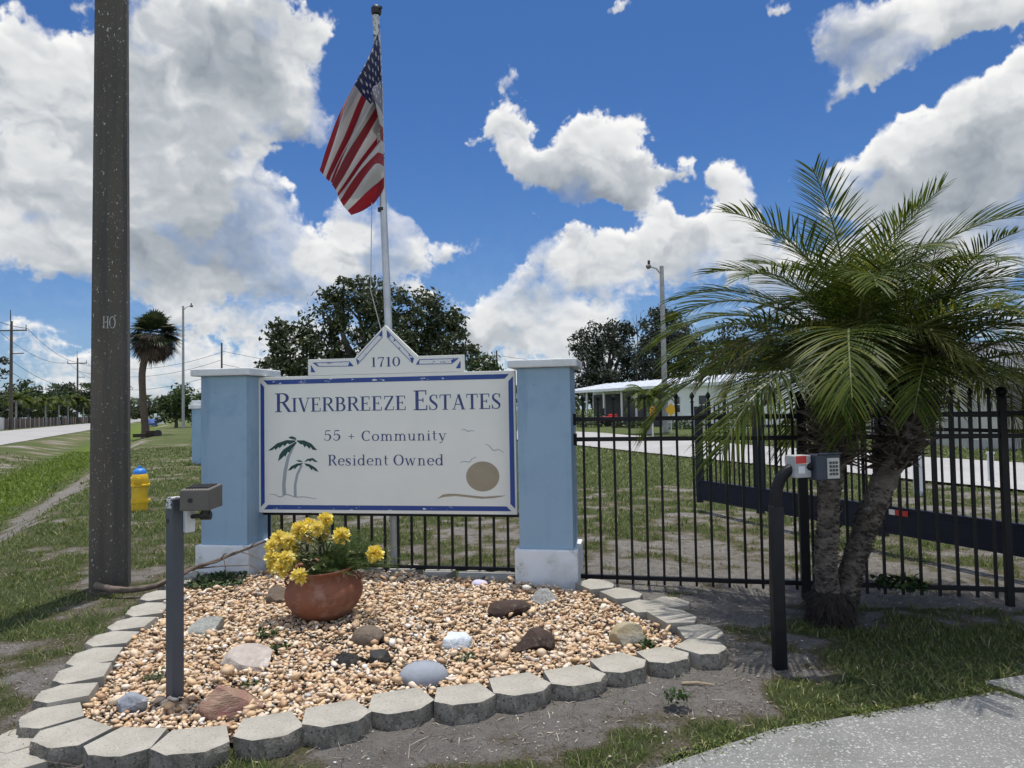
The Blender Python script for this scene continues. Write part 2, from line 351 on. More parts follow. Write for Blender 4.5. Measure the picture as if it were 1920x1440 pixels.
M['plastic_white'] = mat('plastic_white', (.70, .71, .72), .5, (.60, .61, .62), 12)
M['concrete_pole'] = mat('concrete_pole', (.104, .090, .072), .85, (.066, .057, .046), 1.3, bump=.22, bscale=60, stretch=(1, 1, .6), spots=[((.50, .50, .45), 46, .640, .655), ((.42, .42, .37), 90, .655, .670)], streak=((.05, .048, .045), (11, 11, .5), .48, .70))
M['pole_mark'] = mat('pole_mark', (.40, .40, .37), .9, (.09, .085, .075), 30, lo=.54, hi=.64)
M['block'] = mat('block', (.36, .34, .295), .9, (.27, .255, .22), 5, bump=.30, bscale=120, spots=[((.16, .15, .13), 80, .57, .68), ((.52, .50, .46), 120, .60, .68), ((.30, .285, .24), 3.5, .50, .68), ((.24, .225, .19), 11, .60, .72)])
M['block_face'] = mat('block_face', (.31, .285, .24), .95, (.16, .147, .122), 16, lo=.40, hi=.60, bump=1.0, bscale=42, spots=[((.46, .44, .40), 85, .58, .66), ((.055, .05, .042), 60, .56, .66)])
M['terracotta'] = mat('terracotta', (.25, .088, .042), .72, (.17, .062, .034), 4, bump=.06, bscale=60, spots=[((.36, .23, .16), 6, .52, .78), ((.09, .045, .03), 5, .60, .80), ((.40, .30, .24), 26, .66, .76)])
M['soil'] = mat('soil', (.05, .038, .028), .95, (.03, .022, .017), 30, bump=.6, bscale=60)
M['pebbles'] = mat('pebbles', (.5, .4, .3), .62, spots=[((.30, .17, .08), 28, .60, .80)], island=[(0, (.64, .48, .31)), (.16, (.53, .35, .19)), (.32, (.68, .55, .40)), (.46, (.36, .21, .12)), (.60, (.62, .43, .25)), (.76, (.72, .62, .50)), (.88, (.43, .26, .12)), (.96, (.74, .70, .64)), (1.0, (.25, .23, .21))], bump=.05, bscale=80)
M['yellow_paint'] = mat('yellow_paint', (.78, .50, .012), .42, (.66, .42, .015), 9, spots=[((.42, .26, .03), 14, .66, .80)])
M['blue_paint'] = mat('blue_paint', (.03, .20, .62), .45)
M['steel'] = mat('steel', (.46, .47, .48), .38, (.36, .37, .38), 7, metal=.55)
M['steel_worn'] = mat('steel_worn', (.50, .50, .50), .6, spots=[((.09, .09, .09), 30, .52, .58)])
M['rope'] = mat('rope', (.42, .42, .40), .9)
M['galv'] = mat('galv', (.34, .34, .33), .7, (.26, .26, .25), 4)
M['wood_pole'] = mat('wood_pole', (.075, .058, .045), .9, (.11, .09, .07), 3, stretch=(4, 4, .5))
M['cable'] = mat('cable', (.02, .02, .022), .7)
M['red'] = mat('red', (.60, .028, .022), .45, (.50, .03, .025), 20)
M['reflect_white'] = mat('reflect_white', (.80, .76, .70), .4)
M['box_grey'] = mat('box_grey', (.42, .42, .42), .5, (.33, .33, .33), 14, spots=[((.22, .21, .2), 30, .66, .74)])
M['box_navy'] = mat('box_navy', (.028, .036, .056), .5, (.042, .05, .07), 10)
M['keypad_silver'] = mat('keypad_silver', (.50, .49, .45), .42, (.42, .41, .38), 18, metal=.3)
M['key'] = mat('key', (.06, .06, .06), .4)
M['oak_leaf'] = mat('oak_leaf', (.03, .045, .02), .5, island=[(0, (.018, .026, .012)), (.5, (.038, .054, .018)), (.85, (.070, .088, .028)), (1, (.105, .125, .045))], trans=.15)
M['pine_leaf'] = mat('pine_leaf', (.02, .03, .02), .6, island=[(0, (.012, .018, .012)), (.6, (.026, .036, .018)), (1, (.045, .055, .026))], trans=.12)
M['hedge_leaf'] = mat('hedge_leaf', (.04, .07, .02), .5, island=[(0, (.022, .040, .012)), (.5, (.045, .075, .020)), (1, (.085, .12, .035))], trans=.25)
M['bark'] = mat('bark', (.065, .055, .045), .95, (.11, .10, .085), 5, bump=.6, bscale=22, stretch=(2, 2, .6))
M['frond'] = mat('frond', (.035, .07, .02), .5, island=[(0, (.028, .050, .008)), (.5, (.060, .088, .013)), (.85, (.105, .128, .018)), (1, (.18, .175, .03))], trans=.38, spec=.16)
M['frond_old'] = mat('frond_old', (.12, .13, .03), .42, island=[(0, (.060, .085, .018)), (.4, (.13, .145, .028)), (.75, (.24, .22, .05)), (1, (.36, .29, .10))], trans=.34)
M['rachis'] = mat('rachis', (.10, .12, .035), .5)
M['boot'] = mat('boot', (.10, .08, .062), .9, island=[(0, (.032, .024, .018)), (.5, (.078, .060, .046)), (1, (.17, .14, .11))])
M['palm_trunk'] = mat('palm_trunk', (.20, .172, .145), .95, (.085, .068, .054), 9, bump=.9, bscale=34, stretch=(1, 1, 1.8), spots=[((.34, .35, .31), 16, .60, .70)])
M['palm_root'] = mat('palm_root', (.05, .040, .034), .98, (.025, .02, .017), 16, bump=1.0, bscale=40)
M['fruit'] = mat('fruit', (.06, .06, .02), .5, island=[(0, (.02, .026, .010)), (.6, (.075, .075, .02)), (1, (.17, .12, .04))])
M['sabal'] = mat('sabal', (.04, .055, .02), .55, island=[(0, (.022, .034, .012)), (.6, (.042, .060, .022)), (1, (.075, .085, .032))], trans=.15)
M['sabal_dead'] = mat('sabal_dead', (.10, .07, .05), .9, island=[(0, (.040, .028, .022)), (.5, (.075, .052, .036)), (1, (.12, .085, .055))], trans=.1)
M['sabal_trunk'] = mat('sabal_trunk', (.12, .085, .06), .95, (.075, .055, .042), 4, bump=.6, bscale=14)
M['petal'] = mat('petal', (.75, .55, .04), .55, island=[(0, (.80, .58, .03)), (.5, (.86, .72, .12)), (.85, (.90, .82, .36)), (1, (.62, .36, .02))], trans=.3)
M['petal_pale'] = mat('petal_pale', (.75, .6, .12), .55, island=[(0, (.82, .66, .10)), (.45, (.88, .78, .26)), (.75, (.74, .56, .05)), (1, (.92, .88, .56))], trans=.3)
M['leaf_pale'] = mat('leaf_pale', (.22, .24, .14), .6, island=[(0, (.12, .16, .06)), (.5, (.26, .28, .16)), (1, (.45, .43, .30))], trans=.25)
M['fern'] = mat('fern', (.06, .10, .02), .6, island=[(0, (.035, .07, .012)), (.6, (.07, .115, .022)), (1, (.12, .16, .04))], trans=.3)
M['dry_stem'] = mat('dry_stem', (.32, .25, .17), .9)
M['weed'] = mat('weed', (.04, .075, .02), .6, island=[(0, (.022, .045, .012)), (.6, (.04, .08, .02)), (1, (.08, .12, .03))], trans=.25)
M['grass'] = mat('grass', (.06, .09, .03), .6, island=[(0, (.058, .092, .024)), (.35, (.105, .150, .034)), (.7, (.165, .20, .05)), (.9, (.23, .225, .09)), (1, (.35, .31, .18))], trans=.3)
M['grass_bright'] = mat('grass_bright', (.07, .14, .02), .6, island=[(0, (.075, .125, .012)), (.6, (.125, .185, .016)), (1, (.18, .22, .03))], trans=.3)
M['grass_dry'] = mat('grass_dry', (.2, .16, .09), .9, island=[(0, (.12, .10, .065)), (.6, (.22, .18, .12)), (1, (.34, .29, .20))], trans=.15)
M['branch'] = mat('branch', (.17, .13, .10), .9, (.08, .062, .052), 12, bump=.5, bscale=40, stretch=(1, 1, 1))
M['wall_white'] = mat('wall_white', (.82, .84, .79), .7, (.78, .80, .75), 1)
M['roof_white'] = mat('roof_white', (.62, .65, .70), .5, (.50, .53, .60), 1.5)
M['roof_metal'] = mat('roof_metal', (.30, .31, .33), .45, (.24, .25, .27), 2, metal=.4)
M['screen_dark'] = mat('screen_dark', (.045, .047, .050), .7, (.06, .06, .062), 1)
M['wall_tan'] = mat('wall_tan', (.50, .48, .42), .8, (.44, .42, .37), 1)
M['glass_dark'] = mat('glass_dark', (.018, .022, .026), .12, (.03, .035, .04), 1, spec=.6)
M['fence_wood'] = mat('fence_wood', (.10, .058, .045), .9, (.065, .040, .034), 2)
M['fence_white'] = mat('fence_white', (.55, .54, .52), .8)
M['sign_yellow'] = mat('sign_yellow', (.80, .46, .015), .5)
M['sign_orange'] = mat('sign_orange', (.72, .32, .02), .5)
M['black'] = mat('black', (.01, .01, .01), .5)
M['car_blue'] = mat('car_blue', (.02, .06, .26), .3, coat=.6)
M['van_white'] = mat('van_white', (.74, .76, .78), .4, coat=.4)
M['road'] = mat('road', (.34, .33, .32), .9, (.29, .28, .275), .35, bump=.15, bscale=30, spots=[((.27, .26, .25), 1.6, .56, .75), ((.20, .19, .18), .25, .60, .66)])
M['drive'] = mat('drive', (.36, .35, .345), .9, (.30, .29, .285), .5, bump=.15, bscale=30, spots=[((.30, .29, .285), 1.6, .58, .75)])
def walkway_material():                     # washed concrete with pale shell chips showing
    m = mat('walkway', (.19, .19, .185), .9, (.145, .145, .14), 3, bump=.35, bscale=70, spots=[((.25, .25, .24), 60, .5, .68), ((.10, .10, .098), 1.3, .54, .72), ((.13, .125, .11), 4.5, .60, .72)])
    t = m.node_tree; N = t.nodes; L = t.links; b = N['Principled BSDF']
    src = b.inputs['Base Color'].links[0].from_socket; tcn = N['Texture Coordinate']
    prev = src
    for sc, th in ((62, .30), (105, .30)):
        nz = N.new('ShaderNodeTexNoise'); nz.inputs['Scale'].default_value = sc * .6; L.new(tcn.outputs['Object'], nz.inputs[0])
        vm = N.new('ShaderNodeVectorMath'); vm.operation = 'MULTIPLY_ADD'; L.new(nz.outputs[1], vm.inputs[0]); vm.inputs[1].default_value = (.012,) * 3; L.new(tcn.outputs['Object'], vm.inputs[2])
        v = N.new('ShaderNodeTexVoronoi'); v.inputs['Scale'].default_value = sc; L.new(vm.outputs[0], v.inputs['Vector'])
        sx = N.new('ShaderNodeSeparateColor'); L.new(v.outputs['Color'], sx.inputs[0])
        gt = N.new('ShaderNodeMath'); gt.operation = 'GREATER_THAN'; gt.inputs[1].default_value = .52; L.new(sx.outputs[0], gt.inputs[0])
        lt = N.new('ShaderNodeMath'); lt.operation = 'LESS_THAN'; L.new(v.outputs['Distance'], lt.inputs[0])
        sz = N.new('ShaderNodeMath'); sz.operation = 'MULTIPLY'; sz.inputs[1].default_value = th * 1.5; L.new(sx.outputs[1], sz.inputs[0]); L.new(sz.outputs[0], lt.inputs[1])
        mu = N.new('ShaderNodeMath'); mu.operation = 'MULTIPLY'; L.new(gt.outputs[0], mu.inputs[0]); L.new(lt.outputs[0], mu.inputs[1])
        mx_ = N.new('ShaderNodeMixRGB'); L.new(mu.outputs[0], mx_.inputs[0]); L.new(prev, mx_.inputs[1]); mx_.inputs[2].default_value = (.38, .38, .365, 1); prev = mx_.outputs[0]
    L.new(prev, b.inputs['Base Color']); return m
M['walkway'] = walkway_material()
def rock(name, a, b, c=None, bscale=14): return mat(name, a, .85, b, 9, bump=.7, bscale=bscale, spots=[(c, 13, .56, .68)] if c else None)
M['rock_grey'] = rock('rock_grey', (.34, .35, .32), (.24, .25, .23), (.46, .46, .42))
M['rock_blue'] = rock('rock_blue', (.27, .29, .33), (.17, .185, .215), (.42, .43, .45))
M['rock_red'] = mat('rock_red', (.30, .20, .14), .85, (.20, .10, .075), 5, bump=.8, bscale=12, stretch=(1, 1, 4), spots=[((.33, .16, .14), 5, .5, .62), ((.40, .32, .25), 8, .58, .66)])
M['rock_pink'] = rock('rock_pink', (.44, .39, .35), (.32, .27, .24), (.54, .50, .46))
M['rock_black'] = rock('rock_black', (.040, .040, .042), (.022, .022, .022), (.10, .08, .06))
M['rock_brown'] = rock('rock_brown', (.15, .115, .085), (.10, .075, .055), (.22, .18, .14))
M['rock_dark'] = rock('rock_dark', (.050, .028, .020), (.030, .017, .013), (.11, .085, .07))
M['rock_oval'] = mat('rock_oval', (.27, .295, .335), .8, (.22, .24, .28), 6, bump=.15, bscale=60)
M['rock_marble'] = rock('rock_marble', (.62, .65, .68), (.45, .50, .55), (.20, .22, .25))
M['rock_granite'] = mat('rock_granite', (.42, .42, .40), .85, (.28, .28, .27), 40, bump=.6, bscale=50, spots=[((.12, .12, .12), 60, .60, .66)])
M['rock_ochre'] = mat('rock_ochre', (.36, .27, .13), .9, (.34, .33, .29), 4, bump=.7, bscale=20, spots=[((.20, .19, .16), 12, .56, .66)])
M['rock_lilac'] = mat('rock_lilac', (.50, .48, .66), .8)

M['litter'] = mat('litter', (.2, .16, .12), .95, island=[(0, (.05, .038, .03)), (.4, (.13, .10, .08)), (.75, (.25, .21, .165)), (1, (.42, .38, .32))])
M['grit'] = mat('grit', (.5, .48, .44), .9, island=[(0, (.16, .14, .12)), (.45, (.36, .33, .30)), (1, (.70, .68, .64))])
# ------------------------------------------------------------------ lie of the land
RK, RF = -.475, .9033                                   # the road on the left runs along x = x0 + RK * y
def sdist(x, y): return -(x - RK * y) * RF              # metres to the left of the camera, square to that road
def gz(x, y):
    x = np.asarray(x, float); y = np.asarray(y, float); s = sdist(x, y)
    z = -.48 * sstep(1.5, 3.0, s) + .48 * sstep(5.4, 8.2, s)
    z = z + .05 * (fbm(x / 3, y / 3, 3, 5) - .5) * sstep(8, 14, np.hypot(x, y))
    z = z - .07 * sstep(1.0, 2.2, x) * (1 - sstep(7, 12, y)) * sstep(3.9, 4.7, y) + .16 * sstep(22, 38, y) * sstep(0, 4, x)
    return z
PLO = np.array([.04, 6.03]); TH = rad(10)               # pillar line: foot of the right pillar's front left corner
EV = np.array([math.cos(TH), -math.sin(TH)]); NV = np.array([math.sin(TH), math.cos(TH)])
def pl(a, b): return PLO + EV * a + NV * b              # along and behind the pillar fronts

# ------------------------------------------------------------------ kerb of the gravel bed
BT = .085                                               # top of the edging blocks
FRONT = [(133,1373),(236,1390),(361,1390),(503,1362),(628,1340),(750,1312),(868,1303),(972,1284),(1076,1264),(1161,1241),(1245,1226),(1316,1213)]
RIGHT = [(1314,1183),(1262,1156),(1209,1133),(1166,1112),(1117,1096)]
LEFT = [(97,1337),(124,1300),(155,1262),(178,1227),(210,1195),(247,1167),(277,1140),(300,1115),(330,1089),(352,1077)]
BACK = [(700,1067),(760,1068),(823,1076),(887,1081),(937,1083)]
gpt = lambda q, z=BT: ground(q[0], q[1], z)[:2]
ring = [gpt(q) for q in reversed(LEFT)] + [gpt(q) for q in FRONT] + [gpt(q) for q in RIGHT]
ring = np.array(ring); BEDC = np.array([-.75, 4.7])
backline = [np.array(gpt(q, .05)) for q in reversed(BACK)]
bed_poly = np.array([p + (BEDC - p) / np.linalg.norm(BEDC - p) * .02 for p in ring] + [pl(.1, -.0), pl(0, .1)] + backline + [pl(-2.4, .12), pl(-2.5, -.02)])
def inside(poly, x, y):
    x = np.asarray(x); y = np.asarray(y); r = np.zeros(x.shape, bool); n = len(poly); j = n - 1
    for i in range(n):
        xi, yi = poly[i]; xj, yj = poly[j]
        c = ((yi > y) != (yj > y)) & (x < (xj - xi) * (y - yi) / (yj - yi + 1e-12) + xi); r ^= c; j = i
    return r
def bedz(x, y): return .030 + .042 * (fbm(np.asarray(x) * 1.4, np.asarray(y) * 1.4, 3, 77) - .4)

# walkway in the lower right corner and its neighbour slab
wk = [ground(1180, 1462, .0)[:2], ground(1450, 1372, .0)[:2], ground(1850, 1304, .0)[:2]]
wd = (wk[2] - wk[1]) / np.linalg.norm(wk[2] - wk[1]); wq = np.array([wd[1], -wd[0]])
w0 = wk[1] - wd * 2.6; WALK_END = wk[1] + wd * (np.linalg.norm(wk[2] - wk[1]) + .08)
walk_poly = np.array([wk[0] + (wk[0] - wk[1]) * 1.2, wk[0], wk[1], WALK_END, WALK_END + wq * 1.5 + wd * .14, wk[0] + (wk[0] - wk[1]) * 1.2 + wq * 1.2])
walk2_poly = np.array([WALK_END + wd * .05 - wq * -.0 + wq * -.12, WALK_END + wd * 3.5 - wq * .12, WALK_END + wd * 3.5 + wq * 1.4, WALK_END + wd * .2 + wq * 1.4])
# driveway inside the gate
DA = np.array([2.4, 28.0]); DD = np.array([.335, -.942]); DQ = np.array([.942, .335])
drive_poly = np.array([DA - DD * 45, DA + DD * 20, DA + DD * 20 + DQ * 5.1, DA - DD * 45 + DQ * 5.1])

# ------------------------------------------------------------------ how green the ground is: 0 bare sand .. 1 thick grass
def cover(x, y):
    x = np.asarray(x, float); y = np.asarray(y, float); s = sdist(x, y)
    n1 = fbm(x * .55, y * .55, 4, 201); n2 = fbm(x * 1.9, y * 1.9, 4, 211); n3 = fbm(x * 5, y * 5, 3, 221); n = (n1 - .5) * .8 + (n2 - .5) * 1.3 + (n3 - .5) * 1.0
    g = .62 + n * 1.0
    back = y > 6.03 - .176 * x
    near_fence = np.exp(-((y - (6.5 - .2 * x)) / 1.1) ** 2) * sstep(.2, 1.2, x)
    g = np.where(back, .60 + n * 1.0 + .5 * sstep(11, 17, y), g)
    g = g - near_fence * .75
    front = (1 - sstep(4.0, 5.0, y)) * sstep(-2.3, -1.2, x) * (1 - sstep(1.3, 2.1, x))
    wdist = -((x - wk[1][0]) * wq[0] + (y - wk[1][1]) * wq[1])           # metres up the lawn from the walkway edge
    g = np.where(front > .5, 0.04 + n * 1.15 + .85 * np.exp(-(np.clip(wdist - .02, 0, None) / .27) ** 2), g)
    rightbit = (x > 1.3) & (~back)
    g = np.where(rightbit, .66 + n * 1.2 + .75 * sstep(1.6, 3.0, x) - .8 * sstep(4.95, 5.5, y + .2 * (x - 1.4)) + .6 * np.exp(-(wdist / .5) ** 2) - .55 * np.exp(-((x - 1.45) / .45) ** 2) * sstep(3.6, 4.1, y), g)
    leftv = (s > -.6) & (s < 8.6) & (x < -.8)
    g = np.where(leftv, .75 + n * .95 + .16 * sstep(-2.0, -2.6, x) * (1 - sstep(5.5, 7, y)), g)
    d_kerb = np.full(x.shape, 9.0)
    for p in ring: d_kerb = np.minimum(d_kerb, np.hypot(x - p[0], y - p[1]))
    g = g - .5 * np.exp(-((d_kerb - .10) / .20) ** 2)
    pole = np.hypot(x + 3.5, y - 6.1); g = g - .5 * np.exp(-(pole / .75) ** 2)
    g = np.where((s > 2.9) & (s < 5.6), 1.2, g)
    g = g - .6 * np.exp(-((s - 2.3) / .40) ** 2) * sstep(7, 9.5, y)
    g = np.where((s > 5.6) & (s < 8.6), .66 + n * .9, g)
    return np.clip(g, 0, 1)
def bright(x, y):
    s = sdist(x, y); return sstep(2.9, 3.3, s + .4 * (fbm(x, y, 3, 9) - .5)) * (1 - sstep(4.9, 5.6, s))
def mulch(x, y):
    x = np.asarray(x, float); y = np.asarray(y, float)
    a = .75 * np.exp(-((x - 1.3) / .7) ** 2 - ((y - 3.8) / .45) ** 2) + .5 * np.exp(-(np.hypot(x - 2.3, y - 5.0) / .5) ** 2)
    a = a + .55 * (1 - sstep(3.2, 4.0, y)) * sstep(-2.6, -1.5, x) + .75 * np.exp(-((sdist(x, y) - 2.3) / .4) ** 2) * sstep(7, 9.5, y)
    return np.clip(a * (.55 + .9 * fbm(x * 2.5, y * 2.5, 4, 301)), 0, 1)

def axis(lo, hi, step, far_lo, far_hi, grow):
    c = list(np.arange(lo, hi + 1e-6, step)); d = step
    while c[-1] < far_hi: d *= grow; c.append(c[-1] + d)
    d = step
    while c[0] > far_lo: d *= grow; c.insert(0, c[0] - d)
    return np.array(c)
def ground_material():
    m = bpy.data.materials.new('ground'); m.use_nodes = True; t = m.node_tree; N = t.nodes; L = t.links; b = N['Principled BSDF']; b.inputs['Roughness'].default_value = .95; b.inputs['Specular IOR Level'].default_value = .2
    at_ = N.new('ShaderNodeAttribute'); at_.attribute_name = 'cover'; sp = N.new('ShaderNodeSeparateColor'); L.new(at_.outputs['Color'], sp.inputs[0])
    tc_ = N.new('ShaderNodeTexCoord')
    def noise(sc, det=8, r=.65):
        n = N.new('ShaderNodeTexNoise'); n.inputs['Scale'].default_value = sc; n.inputs['Detail'].default_value = det; n.inputs['Roughness'].default_value = r; L.new(tc_.outputs['Object'], n.inputs[0]); return n.outputs[0]
    def mr(x, a, c, lo=0., hi=1.):
        n = N.new('ShaderNodeMapRange'); n.inputs[1].default_value = a; n.inputs[2].default_value = c; n.inputs[3].default_value = lo; n.inputs[4].default_value = hi; L.new(x, n.inputs[0]); return n.outputs[0]
    def mix(f, a, c):
        n = N.new('ShaderNodeMixRGB')
        for i, x in enumerate((f, a, c)):
            if isinstance(x, bpy.types.NodeSocket): L.new(x, n.inputs[i])
            elif isinstance(x, (int, float)): n.inputs[i].default_value = x
            else: n.inputs[i].default_value = (*x, 1)
        return n.outputs[0]
    def ma(op, a, c):
        n = N.new('ShaderNodeMath'); n.operation = op
        for i, x in enumerate((a, c)):
            if isinstance(x, bpy.types.NodeSocket): L.new(x, n.inputs[i])
            else: n.inputs[i].default_value = x
        return n.outputs[0]
    f1 = noise(9); f2 = noise(70, 6, .7); f3 = noise(220, 4, .7)
    sand = mix(mr(f1, .35, .65), (.40, .375, .345), (.27, .25, .225))
    sand = mix(mr(f2, .52, .62), sand, (.13, .115, .10)); sand = mix(mr(f3, .60, .66), sand, (.56, .54, .50))
    dirt = mix(mr(f2, .40, .60), (.16, .14, .125), (.39, .36, .33)); dirt = mix(mr(noise(34, 6, .7), .55, .68), dirt, (.06, .048, .04)); dirt = mix(mr(f3, .60, .65), dirt, (.44, .42, .39))
    dirt = mix(mr(noise(5, 5, .6), .50, .68, 0., .75), dirt, (.40, .375, .345)); dirt = mix(mr(noise(3.1, 6, .7), .54, .66, 0., .7), dirt, (.105, .085, .070)); soil_ = mix(sp.outputs[2], sand, dirt)
    dry = mix(mr(f2, .35, .62), (.27, .225, .15), (.12, .105, .065))
    green = mix(mr(f2, .35, .65), (.055, .082, .024), (.125, .145, .05))
    lush = mix(mr(f2, .35, .65), (.085, .135, .014), (.14, .19, .022))
    green = mix(sp.outputs[1], green, lush)
    g = ma('ADD', sp.outputs[0], ma('MULTIPLY', ma('SUBTRACT', f1, .5), .7)); g = ma('ADD', g, ma('MULTIPLY', ma('SUBTRACT', f2, .5), .9))
    c = mix(mr(g, .22, .42), soil_, dry); c = mix(mr(g, .40, .66), c, green)
    L.new(c, b.inputs['Base Color'])
    bp = N.new('ShaderNodeBump'); bp.inputs['Strength'].default_value = 1.0; bp.inputs['Distance'].default_value = .05
    L.new(ma('ADD', f2, ma('MULTIPLY', f3, .5)), bp.inputs['Height']); L.new(bp.outputs[0], b.inputs['Normal'])
    return m
gx_ = axis(-7.5, 6.5, .06, -700, 700, 1.045); gy_ = axis(1.6, 11, .06, -60, 1500, 1.035)
GX, GY = np.meshgrid(gx_, gy_); GZ = gz(GX, GY)
bedm = inside(bed_poly, GX, GY)
GZ = GZ + .012 * (fbm(GX * 3, GY * 3, 4, 55) - .5) * (np.hypot(GX, GY) < 12)
nx, ny = len(gx_), len(gy_); idx = np.arange(nx * ny).reshape(ny, nx)
gf = np.stack([idx[:-1, :-1].ravel(), idx[:-1, 1:].ravel(), idx[1:, 1:].ravel(), idx[1:, :-1].ravel()], 1)
gobj = mesh_np('ground', np.stack([GX.ravel(), GY.ravel(), GZ.ravel()], 1), gf, ground_material(), smooth=True)
gobj['kind'] = 'structure'
ca = gobj.data.color_attributes.new('cover', 'FLOAT_COLOR', 'POINT')
cv = np.ones((nx * ny, 4), np.float32); cv[:, 0] = cover(GX, GY).ravel(); cv[:, 1] = bright(GX, GY).ravel(); cv[:, 2] = mulch(GX, GY).ravel()
ca.data.foreach_set('color', cv.ravel())

def strip(name, poly, z, mt, thick=.0, kind='structure', n=40):
    """a sheet over a four-cornered outline, following the land"""
    a, b_, c_, d_ = [np.array(p) for p in poly]; V = []; F = []
    for i in range(n + 1):
        t_ = i / n; p = a + (b_ - a) * t_; q = d_ + (c_ - d_) * t_
        for k in range(5):
            w_ = p + (q - p) * k / 4; V.append((w_[0], w_[1], float(gz(w_[0], w_[1])) + z))
    for i in range(n):
        for k in range(4): o = i * 5 + k; F.append((o, o + 1, o + 6, o + 5))
    ob = mesh_np(name, V, F, mt); ob['kind'] = kind; return ob
def rp(s, y): return np.array([-s / RF + RK * y, y])
strip('road', [rp(8.8, -30), rp(8.8, 400), rp(18.4, 400), rp(18.4, -30)], .03, M['road'], n=120)
strip('driveway', drive_poly, .05, M['drive'], n=60)
for nm, poly in (('walkway', walk_poly), ('walkway', walk2_poly)):
    mb = MB(); mb.prism([tuple(p) for p in poly], -.12, .016); ob = mb.build(nm, M['walkway'], bevel=.008, loc=(0, 0, 0)); ob['kind'] = 'structure'
# soil under the pebbles, brought up inside the kerb
bx = np.arange(-3.4, 1.9, .05); by = np.arange(2.8, 7.0, .05); BX, BY = np.meshgrid(bx, by); ins = inside(bed_poly, BX, BY)
BZ = bedz(BX, BY) - .008; ii = np.arange(BX.size).reshape(BX.shape)
cell = ins[:-1, :-1] & ins[1:, :-1] & ins[:-1, 1:] & ins[1:, 1:]
bf = np.stack([ii[:-1, :-1][cell], ii[:-1, 1:][cell], ii[1:, 1:][cell], ii[1:, :-1][cell]], 1)
ob = mesh_np('bed_soil', np.stack([BX.ravel(), BY.ravel(), BZ.ravel()], 1), bf, M['soil'], smooth=True); ob['kind'] = 'structure'

# ------------------------------------------------------------------ edging blocks, each one its own
def edging_block(p, tang, outw, label, z1=BT, z0=-.03, wid=.30, dep=.262, tilt=0.0):
    """a concrete edger: flat inner side, flared sides, split outer face"""
    t = np.array([*tang, 0.]); o_ = np.array([*outw, 0.]); w = wid * random.uniform(.95, 1.03); hw = w / 2
    prof = [(-hw * .72, -dep * .48), (hw * .72, -dep * .48), (hw, dep * .20)]
    ns = 12; out = []
    for k in range(1, ns):
        f = k / ns; x = hw * (1 - 2 * f) * .985; y = dep * (.20 + .27 * min(1, (1 - abs(1 - 2 * f)) / .5) + .025 * (1 - abs(1 - 2 * f))) ; out.append((x, y))
    prof += out + [(-hw, dep * .20)]
    n = len(prof); V = []; F = []; levels = [0, .25, .5, .75, 1.0]
    for li, lv in enumerate(levels):
        for i, (x, y) in enumerate(prof):
            r = random.uniform(-.011, .009) if 2 <= i and li < 4 else random.uniform(-.004, .004)
            V.append((x + (random.uniform(-.003, .003) if li < 4 else 0), y + r + (.006 if (li < 4 and i >= 2) else 0), z0 + (z1 - z0) * lv))
    F.append(tuple(range((len(levels) - 1) * n, len(levels) * n))); m = [0]
    for li in range(len(levels) - 1):
        for i in range(n): j = (i + 1) % n; F.append((li * n + i, li * n + j, (li + 1) * n + j, (li + 1) * n + i)); m.append(1 if 2 <= i < n - 1 else 0)
    F.append(tuple(range(n))[::-1]); m.append(0)
    mb = MB(); mb.v = V; mb.f = F; mb.m = m
    ob = mb.build('edging_block', [M['block'], M['block_face']], smooth=30)
    ob.location = (p[0], p[1], 0); ob.rotation_euler = (random.uniform(-.028, .028), random.uniform(-.028, .028), math.atan2(t[1], t[0]) + random.uniform(-.05, .05))
    if np.cross(t, o_)[2] < 0: ob.scale = (1, -1, 1)
    ob.rotation_euler.x += tilt
    return tag(ob, label, 'edging block', 'concrete edging blocks round the gravel bed')
LB_FRONT = ['rounded grey edging block at the front left corner where the side row begins',
 'grey edging block next right of the front left corner block, below the blue-grey stone',
 'grey edging block touching the left of a wide gap, just below the striped red-brown rock',
 'grey edging block in the front row, right below the gap beside the striped red-brown rock',
 'grey edging block in the front row, midway between striped red-brown rock and oval blue stone',
 'grey edging block in the front row directly below left of the oval blue stone',
 'grey edging block in the front row directly below right of the oval blue stone',
 'grey edging block in the front row, below left of the pointed dark brown rock',
 'grey edging block in the front row, below right of the pointed dark brown rock',
 'grey edging block in the front row, below left of the mossy ochre boulder',
 'grey edging block in the front row, right beside the mossy ochre boulder',
 'grey edging block at the rounded right end of the front row, nearest the keypad post']
LB_RIGHT = ['edging block at the right bend, first behind the front row, level with the ochre boulder',
 'edging block on the right side, behind the bend block and left of bare sand',
 'edging block on the right side with a sunken block against its outer edge',
 'edging block on the right side, second from the white pillar foot',
 'edging block on the right side touching the white foot of the right pillar']
LB_LEFT = ['large edging block on the left side, right behind the front left corner block',
 'second edging block behind the front left corner, widest top of the left row',
 'edging block on the left row, left of the blue-grey stone and leaning outward',
 'edging block on the left row, first one clearly left of the lamp post foot',
 'edging block on the left row, middle one with its inner face lit',
 'edging block on the left row, level with the flat grey rock',
 'edging block on the left row, half hidden by the lamp post, upper one',
 'edging block on the left row, left of the lamp post and below the dead branch',
 'edging block on the left row, just right of the lamp post below the dead branch',
 'last edging block of the left row, half buried by weeds at the left pillar']
allp = [gpt(q) for q in reversed(LEFT)] + [gpt(q) for q in FRONT] + [gpt(q) for q in RIGHT]
alll = list(reversed(LB_LEFT)) + LB_FRONT + LB_RIGHT
